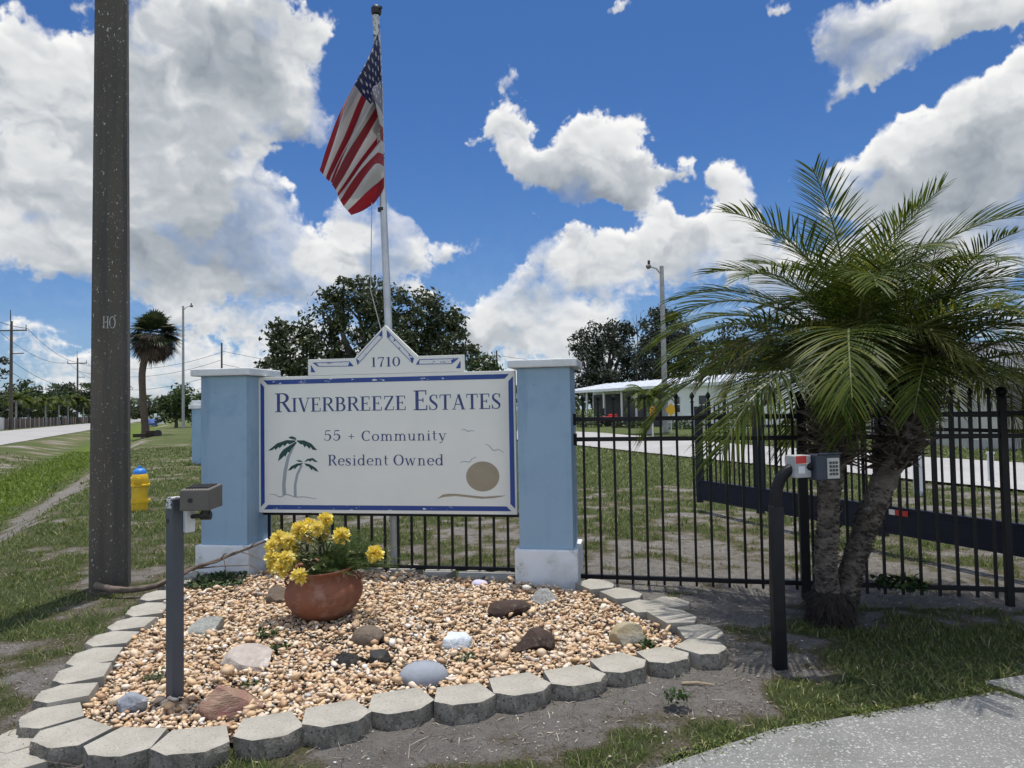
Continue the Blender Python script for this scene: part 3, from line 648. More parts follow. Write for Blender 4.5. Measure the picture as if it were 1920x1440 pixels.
for i, (p, lb) in enumerate(zip(allp, alll)):
    p0 = allp[max(i - 1, 0)]; p1 = allp[min(i + 1, len(allp) - 1)]; t_ = (np.array(p1) - p0); t_ = t_ / np.linalg.norm(t_)
    o_ = np.array([t_[1], -t_[0]]);
    if np.dot(o_, np.array(p) - BEDC) < 0: o_ = -o_
    gap = min(np.linalg.norm(np.array(p1) - p), np.linalg.norm(np.array(p) - p0)) if 0 < i < len(allp) - 1 else .3
    edging_block(p, t_, o_, lb, z1=BT + random.uniform(-.012, .010), wid=min(.36, max(.28, gap * 1.05)))
for q, lb in (((44, 1384), 'half sunken lower edging block outside the front left corner, the one nearer the lawn'), ((46, 1418), 'half sunken lower edging block outside the front left corner, the one nearest the viewer')):
    edging_block(ground(q[0], q[1], .03)[:2], (.55, -.83), (-.83, -.55), lb, z1=.032, z0=-.05)
edging_block(ground(1256, 1129, .02)[:2], (-.5, .86), (.86, .5), 'sunken edging block lying against the outside of the right row', z1=.022, z0=-.06)
LB_BACK = ['flat grey slab at the back of the bed, beside the terracotta pot under the fence', 'pale flat slab at the back of the bed at the foot of the flagpole', 'low flat slab at the back of the bed, third from the pot', 'low flat slab at the back of the bed, behind the small lilac stone', 'low flat slab at the back of the bed, nearest the right pillar']
for q, lb in zip(BACK, LB_BACK):
    p = gpt(q, .05); edging_block(p, EV, NV, lb, z1=.075, z0=-.04, wid=.29)

# ------------------------------------------------------------------ rocks on the gravel
ROCKS = []
def make_rock(name, mt, u, v, wpx, hpx, label, seed, flat=None, sub=4, rough=.5, facet=6, rz=None, smooth=28, z=.05, deep=.8):
    r = np.random.default_rng(seed); c = ground(u, v + hpx * .25, z); Y = c[1]; a = wpx / FPX * Y / 2; h = hpx / FPX * Y
    hh = h * (.62 if flat is None else flat); V, F = icosphere(sub); P = V.copy()
    for _ in range(facet):                               # planes chipped off the lump
        n = r.normal(size=3); n /= np.linalg.norm(n); d = r.uniform(.45, .85); k = P @ n; P = P - np.outer(np.clip(k - d, 0, None), n)
    for o, am in ((1.5, .10), (3.5, .05), (8, .022)):
        nz = fbm(P[:, 0] * o + 5 * P[:, 2] + seed, P[:, 1] * o + 3.3 * P[:, 2], 3, seed % 50) - .5; P = P * (1 + nz * am * 2 * rough)[:, None]
    P[:, 2] = np.maximum(P[:, 2], -.5); mx_ = np.abs(P).max(0); P = P / mx_
    P = P * np.array([a, a * deep, hh])
    ang = r.uniform(-.5, .5) if rz is None else rz; ca_, sa_ = math.cos(ang), math.sin(ang)
    P = np.stack([P[:, 0] * ca_ - P[:, 1] * sa_, P[:, 0] * sa_ + P[:, 1] * ca_, P[:, 2]], 1)
    ob = mesh_np(name, P, F, mt, smooth=True); ob.data.set_sharp_from_angle(angle=rad(smooth))
    ob.location = (c[0], c[1] + a * deep * .3, float(bedz(c[0], c[1])) + hh * .28)
    ROCKS.append((ob.location.x, ob.location.y, a * .72, a * deep * .72)); return tag(ob, label, 'rock')
make_rock('rock', M['rock_grey'], 376, 1178, 76, 40, 'flat grey slab-like rock right behind the lamp post', 11, facet=9, rz=.2)
make_rock('rock', M['rock_blue'], 250, 1322, 70, 46, 'small angular blue-grey rock in the front left corner of the bed', 12, facet=9)
make_rock('rock', M['rock_red'], 425, 1316, 122, 66, 'large striped red-brown rock by the front kerb right of the lamp post', 13, facet=8, rz=.12)
make_rock('rock', M['rock_pink'], 467, 1235, 106, 46, 'wide flat pinkish grey rock between the lamp post and the black rocks', 14, facet=9, rz=.05)
make_rock('rock', M['rock_black'], 656, 1233, 64, 28, 'flat black slate rock touching a smaller black chunk', 15, facet=9)
make_rock('rock', M['rock_black'], 709, 1231, 46, 34, 'small black chunk at the right end of the slate rock', 16, facet=7)
make_rock('rock', M['rock_brown'], 690, 1195, 66, 42, 'smooth rounded brown rock right behind the black rocks', 17, facet=2, rough=.3, smooth=60)
oval = make_rock('engraved_stone', M['rock_oval'], 793, 1263, 92, 48, 'smooth oval blue-grey stone with a carved word by the front kerb', 18, facet=0, rough=.12, smooth=80, rz=0.05, flat=.6)
make_rock('rock', M['rock_marble'], 849, 1202, 76, 32, 'jagged white marbled rock in the middle of the gravel', 19, facet=10)
make_rock('rock', M['rock_dark'], 955, 1142, 84, 38, 'long dark brown rock lying flat toward the back of the gravel', 20, facet=7, rz=-.1)
make_rock('rock', M['rock_dark'], 999, 1203, 84, 52, 'pointed dark brown rock near the front right of the bed', 21, facet=8, rz=.2)
make_rock('rock', M['rock_granite'], 1022, 1120, 48, 34, 'small speckled light grey rock in front of the right pillar', 22, facet=4, rough=.4)
make_rock('rock', M['rock_ochre'], 1180, 1192, 72, 54, 'mossy ochre and grey boulder by the right end of the kerb', 23, facet=5, smooth=50)
make_rock('rock', M['rock_brown'], 519, 1116, 44, 42, 'dull brown rock half hidden behind the left of the terracotta pot', 24, facet=5)
make_rock('rock', M['rock_lilac'], 899, 1091, 32, 14, 'small smooth lilac painted stone at the back of the gravel', 25, facet=2, rough=.2, smooth=60)

# ------------------------------------------------------------------ river pebbles
peb_poly = np.array([p + (BEDC - p) / np.linalg.norm(BEDC - p) * .125 for p in ring] + [pl(.1, -.05), pl(0, .1)] + [np.array(gpt(q, .05)) + NV * -.10 for q in reversed(BACK)] + [pl(-2.4, .12), pl(-2.5, -.05)])
def pebbles():
    cand = []
    for (y0, y1, st) in ((2.9, 4.6, .0268), (4.6, 7.0, .030)):
        xs = np.arange(-3.3, 1.9, st); ys = np.arange(y0, y1, st); X, Y = np.meshgrid(xs, ys); X = X + rng.uniform(-.5, .5, X.shape) * st; Y = Y + rng.uniform(-.5, .5, Y.shape) * st
        k = inside(peb_poly, X, Y)
        for (rx__, ry__, ra__, rb__) in ROCKS: k &= ((X - rx__) / ra__) ** 2 + ((Y - ry__) / rb__) ** 2 > 1
        cand.append(np.stack([X[k], Y[k]], 1))
    p1 = np.concatenate(cand); p2 = p1[rng.random(len(p1)) < .55] + rng.normal(0, .012, (1,)); P = np.concatenate([p1, p2]); p3 = p1[rng.random(len(p1)) < .55] + rng.normal(0, .01, (1,)); P = np.concatenate([P, p3]); n = len(P)
    up = np.concatenate([np.zeros(len(p1)), np.ones(len(p2)), np.full(len(p3), 1.5)])
    bare = np.exp(-((P[:, 0] + .95) / .42) ** 2 - ((P[:, 1] - 4.55) / .16) ** 2)       # thin patch in front of the pot
    keep = rng.random(n) > bare * .6; P = P[keep]; up = up[keep]; n = len(P)
    V, F = icosphere(1); big = rng.random(n) < .06
    size = rng.lognormal(math.log(.0128), .30, n) * np.where(big, 1.5, 1); size = np.clip(size, .006, .036); size = np.where(rng.random(n) < .22, rng.uniform(.004, .008, n), size)
    sc = np.stack([size * rng.uniform(1.0, 1.6, n), size * rng.uniform(.75, 1.05, n), size * rng.uniform(.38, .68, n)], 1)
    T = V[None] * (1 + rng.uniform(-.14, .14, (n, len(V), 1)))
    for _ in range(3):                                   # broken faces
        nn_ = rng.normal(size=(n, 3)); nn_ /= np.linalg.norm(nn_, axis=1, keepdims=True); dd_ = rng.uniform(.45, 1.0, n); k_ = np.einsum('nvk,nk->nv', T, nn_); T = T - np.clip(k_ - dd_[:, None], 0, None)[..., None] * nn_[:, None, :]
    T = T * sc[:, None, :]
    def rot(T, ax, an):
        c, s = np.cos(an)[:, None], np.sin(an)[:, None]; a, b = [(1, 2), (0, 2), (0, 1)][ax]; A, B = T[..., a].copy(), T[..., b].copy(); T[..., a] = A * c - B * s; T[..., b] = A * s + B * c
    rot(T, 0, rng.normal(0, .35, n)); rot(T, 1, rng.normal(0, .35, n)); rot(T, 2, rng.uniform(0, 6.28, n))
    z = bedz(P[:, 0], P[:, 1]) + size * .25 + up * size * rng.uniform(.5, 1.0, n)
    T = T + np.stack([P[:, 0], P[:, 1], z], 1)[:, None, :]
    FF = (F[None] + (np.arange(n) * len(V))[:, None, None]).reshape(-1, 3)
    ob = mesh_np('pebbles', T.reshape(-1, 3), FF, M['pebbles'], smooth=True)
    tag(ob, 'tan and cream river pebbles filling the bed under the sign', 'gravel', kind='stuff')
pebbles()

# ------------------------------------------------------------------ gate pillars and the sign between them
PW = .455
def pillar(a0, label, z0, cap_z, foot_z, marks):
    o = pl(a0 + PW / 2, PW / 2); e = empty('pillar', (o[0], o[1], 0), -TH, label, 'pillar', 'blue stucco pillars')
    mb = MB(); mb.box((0, 0, (foot_z + cap_z) / 2), (PW, PW, cap_z - foot_z)); mb.build('shaft', M['blue_stucco'], e, bevel=.006)
    mb = MB(); mb.box((0, 0, (z0 + foot_z) / 2), (PW + .075, PW + .075, foot_z - z0)); mb.build('foot', M['white_stucco'], e, bevel=.010)
    mb = MB(); mb.box((0, 0, cap_z + .034), (PW + .13, PW + .13, .066)); mb.build('cap', M['cap_white'], e, bevel=.008)
    return e
pillar(0, 'light blue stucco pillar right of the sign, beside the long iron fence', -.12, 1.852, .325, 0)
pillar(-2.503 - PW, 'light blue stucco pillar left of the sign, behind the small lamp post', -.12, 1.855, .315, 0)

SETB = .21
so = pl(-2.503, SETB); SIGN = empty('estate_sign', (so[0], so[1], 0), -TH, 'cream painted sign board with navy border and lettering hung between two blue pillars', 'sign')
def sg(u, v):                                            # a measured spot of the photo -> x, z on the sign face
    d = ray(u, v); n = np.array([NV[0], NV[1], 0]); p0 = np.array([so[0], so[1], 0]); t = np.dot(p0 - EYE, n) / np.dot(d, n); p = EYE + d * t - p0
    return float(p[0] * EV[0] + p[1] * EV[1]), float(p[2])
def s3(x, y): return sg(470 + x / 3.6923, 590 + y / 3.6923)
BL, BR_ = sg(485.5, 960)[0], min(sg(970, 962)[0], 2.49); BZ0, BZ1 = .580, 1.846
mb = MB(); mb.box(((BL + BR_) / 2, .025, (BZ0 + BZ1) / 2), (BR_ - BL, .05, BZ1 - BZ0)); mb.build('board', M['sign_white'], SIGN, bevel=.003)
def art(name, polys, mt, parent=SIGN, y=-.0015, stp=.0004):
    mb = MB()
    for i, P in enumerate(polys):
        yy = y - stp * (i % 12); mb.add([(p[0], yy, p[1]) for p in P], [tuple(range(len(P)))])
    return mb.build(name, mt, parent, fix=False)
m_ = .030; b_ = .042; g_ = .030; W0, W1, Z0, Z1 = BL, BR_, BZ0, BZ1
def band(a, b, c, d): return [a, b, c, d]
k = .022
tops = [(W0 + m_ + k, Z1 - m_), (W1 - m_ - k, Z1 - m_), (W1 - m_ - k - b_, Z1 - m_ - b_), (W0 + m_ + k + b_, Z1 - m_ - b_)]
bots = [(W0 + m_ + k, Z0 + m_), (W1 - m_ - k, Z0 + m_), (W1 - m_ - k - b_, Z0 + m_ + b_), (W0 + m_ + k + b_, Z0 + m_ + b_)]
lefs = [(W0 + m_ - .008, Z0 + m_ + k), (W0 + m_ - .008, Z1 - m_ - k), (W0 + m_ + b_ - .012, Z1 - m_ - k - b_), (W0 + m_ + b_ - .012, Z0 + m_ + k + b_)]
rigs = [(W1 - m_ + .012, Z0 + m_ + k), (W1 - m_ + .012, Z1 - m_ - k), (W1 - m_ - b_ + .012, Z1 - m_ - k - b_), (W1 - m_ - b_ + .012, Z0 + m_ + k + b_)]
for q in (tops, bots): art('border_band', [q], M['navy_worn'])
for q in (lefs, rigs): art('border_band', [q], M['navy'])
# peak board on top
HX0, HX1 = sg(577, 690)[0], sg(870, 682)[0]; apx = sg(721.5, 609); wl = sg(664, 672)[0]; wr = sg(783, 666)[0]; wz = (sg(577, 674)[1] + sg(869, 665)[1]) / 2
hd = MB(); hd.slab([(HX0, Z1 + .002), (HX1, Z1 + .002), (HX1, wz), (wr, wz), apx, (wl, wz), (HX0, wz)], .004, .04); HEAD = hd.build('peak_board', M['sign_white'], SIGN, bevel=.003)
def s4(x, y): return sg(480 + x / 4, 500 + y / 4)
def outline(P, w, closed=True):                         # thin painted line round a shape
    out = []; n = len(P)
    for i in range(n):
        a = np.array(P[i]); b2 = np.array(P[(i + 1) % n]); d = b2 - a; d = d / (np.linalg.norm(d) + 1e-9); nn = np.array([-d[1], d[0]]) * w / 2
        out.append([tuple(a - nn - d * w / 2), tuple(b2 - nn + d * w / 2), tuple(b2 + nn + d * w / 2), tuple(a + nn - d * w / 2)])
    return out
panels = [[(428,722),(700,712),(728,745),(465,748)], [(752,692),(945,480),(945,530),(762,732)], [(982,480),(1182,688),(1172,722),(985,530)], [(1225,697),(1515,688),(1468,727),(1203,732)]]
for P in panels:
    Q = [s4(*p) for p in P]; fd = art('faded_stripe', [Q], M['navy_faded'], SIGN, y=.0025); art('stripe_outline', outline(Q, .0055), M['navy'], fd, y=.0018, stp=.00008)
ends = [[(428,720),(470,738),(462,747)], [(700,712),(728,745),(690,745)], [(752,690),(775,705),(762,732)], [(945,480),(945,525),(918,520)], [(982,480),(1010,520),(985,535)], [(1150,680),(1182,686),(1172,722)], [(1203,732),(1228,696),(1222,730)], [(1515,688),(1468,727),(1462,700)], [(410,735),(445,792),(412,792)], [(1534,703),(1534,762),(1498,762)]]
for P in ends: art('painted_corner', [[s4(*p) for p in P]], M['navy'], SIGN, y=.0012)

# serif lettering drawn as strokes of changing width
T_, t_ = .155, .055
def arc(cx, cy, rx, ry, a0, a1, n=22, T=T_, t=t_):
    out = []
    for i in range(n + 1):
        a = rad(a0 + (a1 - a0) * i / n); out.append((cx + rx * math.cos(a), cy + ry * math.sin(a), t + (T - t) * abs(math.cos(a)) ** 1.4))
    return out
def ln(x0, y0, x1, y1, w=t_, w2=None): return [(x0, y0, w), (x1, y1, w2 or w)]
def srf(x, y, l=.17, w=.045): return ln(x - l, y, x + l, y, w)
def crv(pts, n=6):
    out = []; k = len(pts)
    for i in range(k - 1):
        p0, p1, p2, p3 = pts[max(i - 1, 0)], pts[i], pts[i + 1], pts[min(i + 2, k - 1)]
        for j in range(n + (i == k - 2)):
            u = j / n; out.append(tuple(.5 * (2 * b + (c - a) * u + (2 * a - 5 * b + 4 * c - d) * u * u + (3 * b - a - 3 * c + d) * u ** 3) for a, b, c, d in zip(p0, p1, p2, p3)))
    return out
hf = T_ / 2
SCURVE = lambda w, h: [crv([(w * .90, h * .74, .035), (w * .80, h * .93, .05), (w * .48, h * .985, .06), (w * .17, h * .85, .11), (w * .22, h * .64, .15), (w * .55, h * .47, .165), (w * .86, h * .28, .13), (w * .76, h * .07, .075), (w * .45, h * .015, .05), (w * .15, h * .08, .05), (w * .05, h * .28, .035)]), ln(w * .91, h * .72, w * .90, h * 1.0, .04), ln(w * .05, h * .30, w * .06, h * .0, .04)]
XH = .66
def stem(x, y0, y1, w=T_, s0=True, s1=True): return [ln(x, y0, x, y1, w)] + ([srf(x, y0 + .022)] if s0 else []) + ([srf(x, y1 - .022)] if s1 else [])
G = {
 'R': (.80, stem(.17, 0, 1) + [ln(.17, .975, .40, .975), arc(.38, .745, .24, .23, 90, -90), ln(.17, .515, .40, .515), ln(.40, .52, .72, .03, .13), srf(.74, .022, .09)]),
 'I': (.36, stem(.18, 0, 1)),
 'V': (.80, [ln(.12, 1, .42, 0, .15), ln(.42, .02, .70, 1, .05), srf(.13, .978, .15), srf(.70, .978, .13)]),
 'E': (.70, stem(.17, 0, 1) + [ln(.17, .975, .60, .975), ln(.17, .51, .46, .51), ln(.17, .025, .62, .025), ln(.60, 1, .60, .78, .05), ln(.46, .62, .46, .40, .045), ln(.63, 0, .64, .25, .05)]),
 'B': (.74, stem(.17, 0, 1) + [ln(.17, .975, .36, .975), arc(.35, .755, .21, .22, 90, -90), ln(.17, .53, .38, .53), arc(.37, .27, .26, .255, 90, -90), ln(.17, .02, .38, .02)]),
 'Z': (.72, [ln(.08, .975, .64, .975), ln(.60, .96, .12, .04, .13), ln(.08, .025, .66, .025), ln(.08, 1, .07, .76, .045), ln(.66, 0, .67, .26, .045)]),
 'S': (.58, SCURVE(.54, 1.0)),
 'T': (.72, stem(.36, 0, 1, s1=False) + [ln(.04, .975, .68, .975), ln(.04, 1, .03, .76, .045), ln(.68, 1, .69, .76, .045)]),
 'A': (.80, [ln(.10, 0, .39, 1, .05), ln(.39, 1, .68, 0, .15), ln(.21, .34, .58, .34), srf(.10, .022, .12), srf(.68, .022, .14)]),
 'C': (.80, [arc(.44, .5, .36, .475, 48, 312), ln(.70, .66, .70, .95, .045), ln(.70, .86, .66, .80, .08)]),
 'O': (.88, [arc(.44, .5, .37, .475, 0, 360, 40)]),
 'o': (.66, [arc(.33, .33, .255, .31, 0, 360, 32, .125)]),
 'c': (.56, [arc(.32, .33, .25, .31, 50, 310, 24, .125)]),
 'm': (1.08, stem(.16, 0, XH, .115, True, False) + [ln(.02, .635, .16, .635, .04), arc(.35, .40, .185, .24, 165, 0, 12, .115), ln(.535, .41, .535, 0, .115), srf(.535, .022, .14), arc(.725, .40, .185, .24, 165, 0, 12, .115), ln(.91, .41, .91, 0, .115), srf(.91, .022, .14)]),
 'n': (.70, stem(.16, 0, XH, .115, True, False) + [ln(.02, .635, .16, .635, .04), arc(.35, .40, .185, .24, 165, 0, 12, .115), ln(.535, .41, .535, 0, .115), srf(.535, .022, .14)]),
 'u': (.70, [ln(.14, XH, .14, .25, .115), srf(.10, .638, .09), arc(.325, .24, .185, .22, 180, 350, 12, .115), ln(.54, XH, .54, 0, .115), srf(.49, .638, .09), srf(.60, .022, .08)]),
 'i': (.36, stem(.18, 0, XH, .115, True, False) + [ln(.04, .635, .18, .635, .04), ln(.125, .88, .235, .88, .11)]),
 't': (.44, [ln(.18, .90, .18, .16, .115), crv([(.18, .20, .11), (.21, .05, .07), (.31, .02, .05), (.41, .09, .04)]), ln(.03, .63, .40, .63, .045)]),
 'y': (.68, [ln(.10, XH, .35, .02, .12), crv([(.58, XH, .045), (.36, .02, .05), (.26, -.20, .05), (.14, -.25, .05)]), ln(.10, -.23, .19, -.23, .09), srf(.10, .638, .12), srf(.58, .638, .10)]),
 'e': (.60, [arc(.32, .33, .25, .31, 5, 320, 26, .125), ln(.10, .36, .56, .36, .045)]),
 's': (.50, SCURVE(.46, XH)),
 'd': (.70, [arc(.31, .33, .24, .31, 0, 360, 30, .125), ln(.54, 1, .54, 0, .115), srf(.47, .978, .09), srf(.60, .022, .08)]),
 'w': (.98, [ln(.10, XH, .29, 0, .12), ln(.29, .02, .47, XH, .045), ln(.47, XH, .66, 0, .12), ln(.66, .02, .84, XH, .045), srf(.10, .638, .12), srf(.84, .638, .11)]),
 '5': (.62, [ln(.17, .96, .54, .98, .09), ln(.17, .96, .13, .52, .05), crv([(.13, .52, .05), (.30, .63, .07), (.50, .52, .12), (.54, .30, .14), (.42, .06, .08), (.22, .02, .05), (.09, .12, .06), (.09, .20, .09)])]),
 '1': (.50, stem(.26, 0, 1, s1=False) + [ln(.26, .98, .09, .90, .05)]),
 '7': (.60, [ln(.07, .95, .56, .95, .10), crv([(.55, .94, .05), (.38, .55, .08), (.27, 0, .15)]), ln(.07, 1, .06, .78, .045)]),
 '0': (.64, [arc(.32, .5, .25, .475, 0, 360, 36)]),
 '+': (.72, [ln(.12, .40, .62, .40, .06), ln(.37, .14, .37, .66, .06)]),
 ' ': (.34, []),
 'P': (.70, stem(.17, 0, 1) + [ln(.17, .975, .38, .975), arc(.36, .735, .24, .24, 90, -90), ln(.17, .495, .38, .495)]),
 'H': (.86, stem(.17, 0, 1) + stem(.68, 0, 1) + [ln(.17, .52, .68, .52, .06)]),
}
def stroke_poly(st):
    P = np.array([[p[0], p[1]] for p in st]); w = np.array([p[2] for p in st]); d = np.gradient(P, axis=0) if len(P) > 2 else np.array([P[1] - P[0]] * 2)
    if len(P) > 4 and np.allclose(P[0], P[-1]): d[0] = d[-1] = P[1] - P[-2]
    d = d / (np.linalg.norm(d, axis=1, keepdims=True) + 1e-9); n = np.stack([-d[:, 1], d[:, 0]], 1) * (w / 2)[:, None]
    A = P + n; B = P - n; return A, B
def letter_mesh(txt, x0, x1, z, cap, small=None, track=.06):
    """lay out one line between x0 and x1; small = height ratio of small capitals"""
    items = []; x = 0.0; prev = ' '
    for ch in txt:
        sc = 1.0
        if small and ch != ' ' and prev != ' ': sc = small
        w, st = G[ch]; items.append((x, sc, st)); x += w * sc + (track if ch != ' ' else 0); prev = ch
    kx = (x1 - x0) / (x - track); mb = MB(); n = 0
    for (xx, sc, st) in items:
        for s_ in st:
            A, B = stroke_poly([(p[0], p[1], p[2]) for p in s_]); yy = -.0010 - .00022 * (n % 9); n += 1
            tx = lambda q: (x0 + (xx + q[0] * sc) * kx, yy, z + q[1] * sc * cap)
            V = [tx(a) for a in A] + [tx(b) for b in B]; m = len(A); mb.add(V, [(i, i + 1, m + i + 1, m + i) for i in range(m - 1)])
    return mb
def put_line(txt, x0, x1, yb0, yb1, cap, **k):
    z = (s3(x0, yb0)[1] + s3(x1, yb1)[1]) / 2; return letter_mesh(txt, s3(x0, yb0)[0], s3(x1, yb1)[0], z, cap, **k)
put_line('RIVERBREEZE', 170, 1078, 674, 661, .176, small=.735, track=.05).build('lettering', M['ink'], SIGN, fix=False)
put_line('ESTATES', 1128, 1736, 661, 652, .178, small=.765, track=.05).build('lettering', M['ink'], SIGN, fix=False)
for w_, a_, b_2 in (('55', 506, 622), ('+', 668, 725), ('Community', 768, 1356)): put_line(w_, a_, b_2, 873, 871, .094, track=.11).build('lettering', M['ink'], SIGN, fix=False)
for w_, a_, b_2 in (('Resident', 536, 955), ('Owned', 990, 1336)): put_line(w_, a_, b_2, 1046, 1041, .098, track=.11).build('lettering', M['ink'], SIGN, fix=False)
ob = put_line('1710', 830, 1034, 362, 358, .088, track=.08).build('lettering', M['ink'], SIGN, fix=False); ob.location.y = .004

def px(P): return [s3(*p) for p in P]
p1 = [[(310,870),(250,868),(185,890),(120,942),(150,938),(165,925),(170,938),(195,915),(200,925),(225,900),(235,912),(255,890),(270,898),(310,880)],
 [(315,880),(270,905),(225,935),(200,970),(190,1015),(215,995),(235,975),(240,985),(258,950),(270,955),(285,925),(300,915),(320,885)],
 [(320,870),(370,870),(420,892),(462,938),(430,935),(415,915),(408,930),(385,905),(375,920),(360,895),(350,900),(325,880)],
 [(320,868),(310,850),(285,842),(262,848),(275,858),(300,864)]]
p2 = [[(365,1027),(320,1030),(280,1050),(258,1080),(280,1075),(300,1060),(305,1070),(330,1045),(345,1045)], [(365,1022),(345,1008),(315,1008),(330,1018)],
 [(370,1022),(390,1000),(430,992),(468,1020),(440,1018),(425,1005),(415,1018),(400,1010)], [(372,1028),(410,1035),(450,1060),(472,1088),(445,1080),(430,1065),(425,1078),(400,1050),(385,1048)]]
art('painted_fronds', [px(P) for P in p1], M['ink_green'], y=-.0016); art('painted_fronds', [px(P) for P in p2], M['ink_green'], y=-.0016)
art('painted_trunk', [px([(285,920),(302,920),(270,990),(250,1090),(242,1180),(247,1250),(221,1250),(217,1180),(228,1080),(250,985)])], M['ink_grey'], y=-.0010)
art('painted_trunk', [px([(345,1042),(362,1042),(331,1110),(317,1180),(319,1260),(299,1260),(299,1180),(314,1105)])], M['ink_grey'], y=-.0010)
def line3(pts, w0, w1=None):
    st = crv([(*s3(*p), w0) for p in pts], 6); n = len(st)
    st = [(p[0], p[1], w0 * (.25 + .75 * math.sin(math.pi * (.08 + .84 * i / (n - 1))))) for i, p in enumerate(st)]; A, B = stroke_poly(st); return [tuple(a) for a in A] + [tuple(b) for b in B[::-1]]
art('painted_ground_line', [line3([(135,1243),(165,1245),(205,1262),(250,1245),(310,1262),(380,1262),(455,1277)], .0095)], M['ink_grey'], y=-.0021)
sc_ = [(1607 + 115 * math.cos(a * math.pi / 24), 1120 + 104 * math.sin(a * math.pi / 24)) for a in range(48)]
art('painted_sun', [px(sc_)], M['ink_tan'])
art('painted_wave', [px([(1290,1275),(1330,1245),(1370,1240),(1420,1240),(1530,1252),(1620,1260),(1700,1254),(1770,1252),(1730,1262),(1680,1270),(1600,1275),(1500,1264),(1420,1255),(1340,1262)])], M['ink_tan'])
for B_ in ([(1460,793),(1485,796),(1505,808),(1525,803),(1552,806)], [(1622,893),(1650,908),(1682,940),(1715,934),(1757,957)], [(1450,1024),(1480,1016),(1515,1020),(1532,998),(1565,984)]):
    art('painted_bird', [line3(B_, .0075)], M['ink_grey'])

# ------------------------------------------------------------------ engraved word on the oval stone
def engrave():
    bpy.context.view_layer.update()
    mb = letter_mesh('PEACE', -.085, .085, 0, .040, track=.10); V = np.array(mb.v); o = oval; dg = [v.co for v in o.data.vertices]
    P = np.array([[c.x, c.y, c.z] for c in dg]); out = []
    for x, y, z in V:                                    # drape the letters over the upper front of the stone
        tx, ty = x + .01, z * 1.25 + .005; d = (P[:, 0] - tx) ** 2 + (P[:, 1] - ty) ** 2 + (P[:, 2] < 0) * 9; i = np.argsort(d)[:4]; out.append((tx, ty, P[i, 2].mean() + .0015))
    mb.v = [tuple(map(float, q)) for q in out]; ob = mb.build('engraving', mat('carving', (.13, .145, .17), .9), oval, fix=False)
engrave()

# ------------------------------------------------------------------ terracotta pot with silk flowers and fern
pc = at(610, 1060, 5.12); PX, PY = float(pc[0]), 5.12; PZ = .055
pot = empty('terracotta_pot', (PX, PY, PZ), 0, 'round terracotta pot with small loop handles standing on the gravel', 'flower pot')
prof = [(.0, .004), (.13, .0), (.165, .012), (.225, .065), (.264, .125), (.274, .175), (.262, .225), (.232, .270), (.205, .295), (.196, .312), (.205, .328), (.236, .348), (.246, .353), (.244, .361), (.228, .356), (.196, .336), (.182, .315), (.178, .28)]
mb = MB(); mb.lathe(prof, 56); body = mb.build('pot_body', M['terracotta'], pot, smooth=50)
mb = MB(); mb.lathe([(.0, .30), (.12, .305), (.186, .296)], 32); mb.build('potting_soil', M['soil'], pot, smooth=60)
for a in (5, 183):
    mb = MB(); P = []
    for i in range(11):
        q = rad(-90 + 180 * i / 10); P.append((math.cos(rad(a)) * (.238 + .030 * math.cos(q)), math.sin(rad(a)) * (.238 + .030 * math.cos(q)), .262 + .028 * math.sin(q)))
    mb.tube(P, .0095, 8); mb.build('loop_handle', M['terracotta'], pot, smooth=60)
pot.rotation_euler = (rad(3), rad(-2.5), 0)

def flower_mesh(name, mt, seed, R=.058, n=120):
    r = np.random.default_rng(seed); V = []; F = []
    for i in range(n):
        z = 1 - 1.72 * (i + .5) / n; a = i * 2.39996 + r.uniform(-.2, .2); s = math.sqrt(max(0, 1 - z * z)); d = Vector((s * math.cos(a), s * math.sin(a), z)).normalized()
        d = (d + Vector(r.normal(0, .10, 3))).normalized(); t1 = d.orthogonal().normalized(); t1 = (Matrix.Rotation(r.uniform(0, 6.28), 3, d) @ t1); t2 = d.cross(t1)
        L = R * r.uniform(.82, 1.08); w = R * .14; o = len(V); cup = r.uniform(.15, .35) * w
        for q, ww in ((.25, .6), (.62, 1.0), (.88, .95), (1.0, .35)):
            c = d * (L * q) + Vector((0, 0, -1)) * (L * .10 * q * q * (1 - z) * .5)
            V += [c + t1 * (w * ww) + d * cup * q, c - d * cup * .3, c - t1 * (w * ww) + d * cup * q]
        for k in range(3):
            for j in range(2): F.append((o + k * 3 + j, o + k * 3 + j + 1, o + k * 3 + j + 4, o + k * 3 + j + 3))
    me = bpy.data.meshes.new(name); me.from_pydata([tuple(v) for v in V], [], F); me.materials.append(mt); return me
fm = [flower_mesh('flower_head', M['petal'], 1), flower_mesh('flower_head', M['petal_pale'], 2), flower_mesh('flower_head', M['petal_pale'], 3, .056)]
bouquet = empty('artificial_flowers', (PX, PY, PZ + .30), 0, 'bunch of yellow pompom flowers with pale leaves leaning left out of the terracotta pot', 'flowers')
FL = [(610,974,5.16,0),(594,991,5.08,1),(561,992,5.12,0),(541,1013,5.06,1),(512,1024,5.04,1),(511,1047,5.00,1),(537,1047,4.97,1),(527,1067,4.95,2),(561,1080,4.86,1),(640,1004,5.05,0),(703,1038,5.02,0),(575,1005,5.2,1),(546,1032,5.1,2),(524,1010,5.1,2),(578,985,5.22,0),(516,1060,5.05,2),(548,1052,5.05,1),(604,1000,5.15,1)]
stems = MB(); leaves_V = []; leaves_F = []
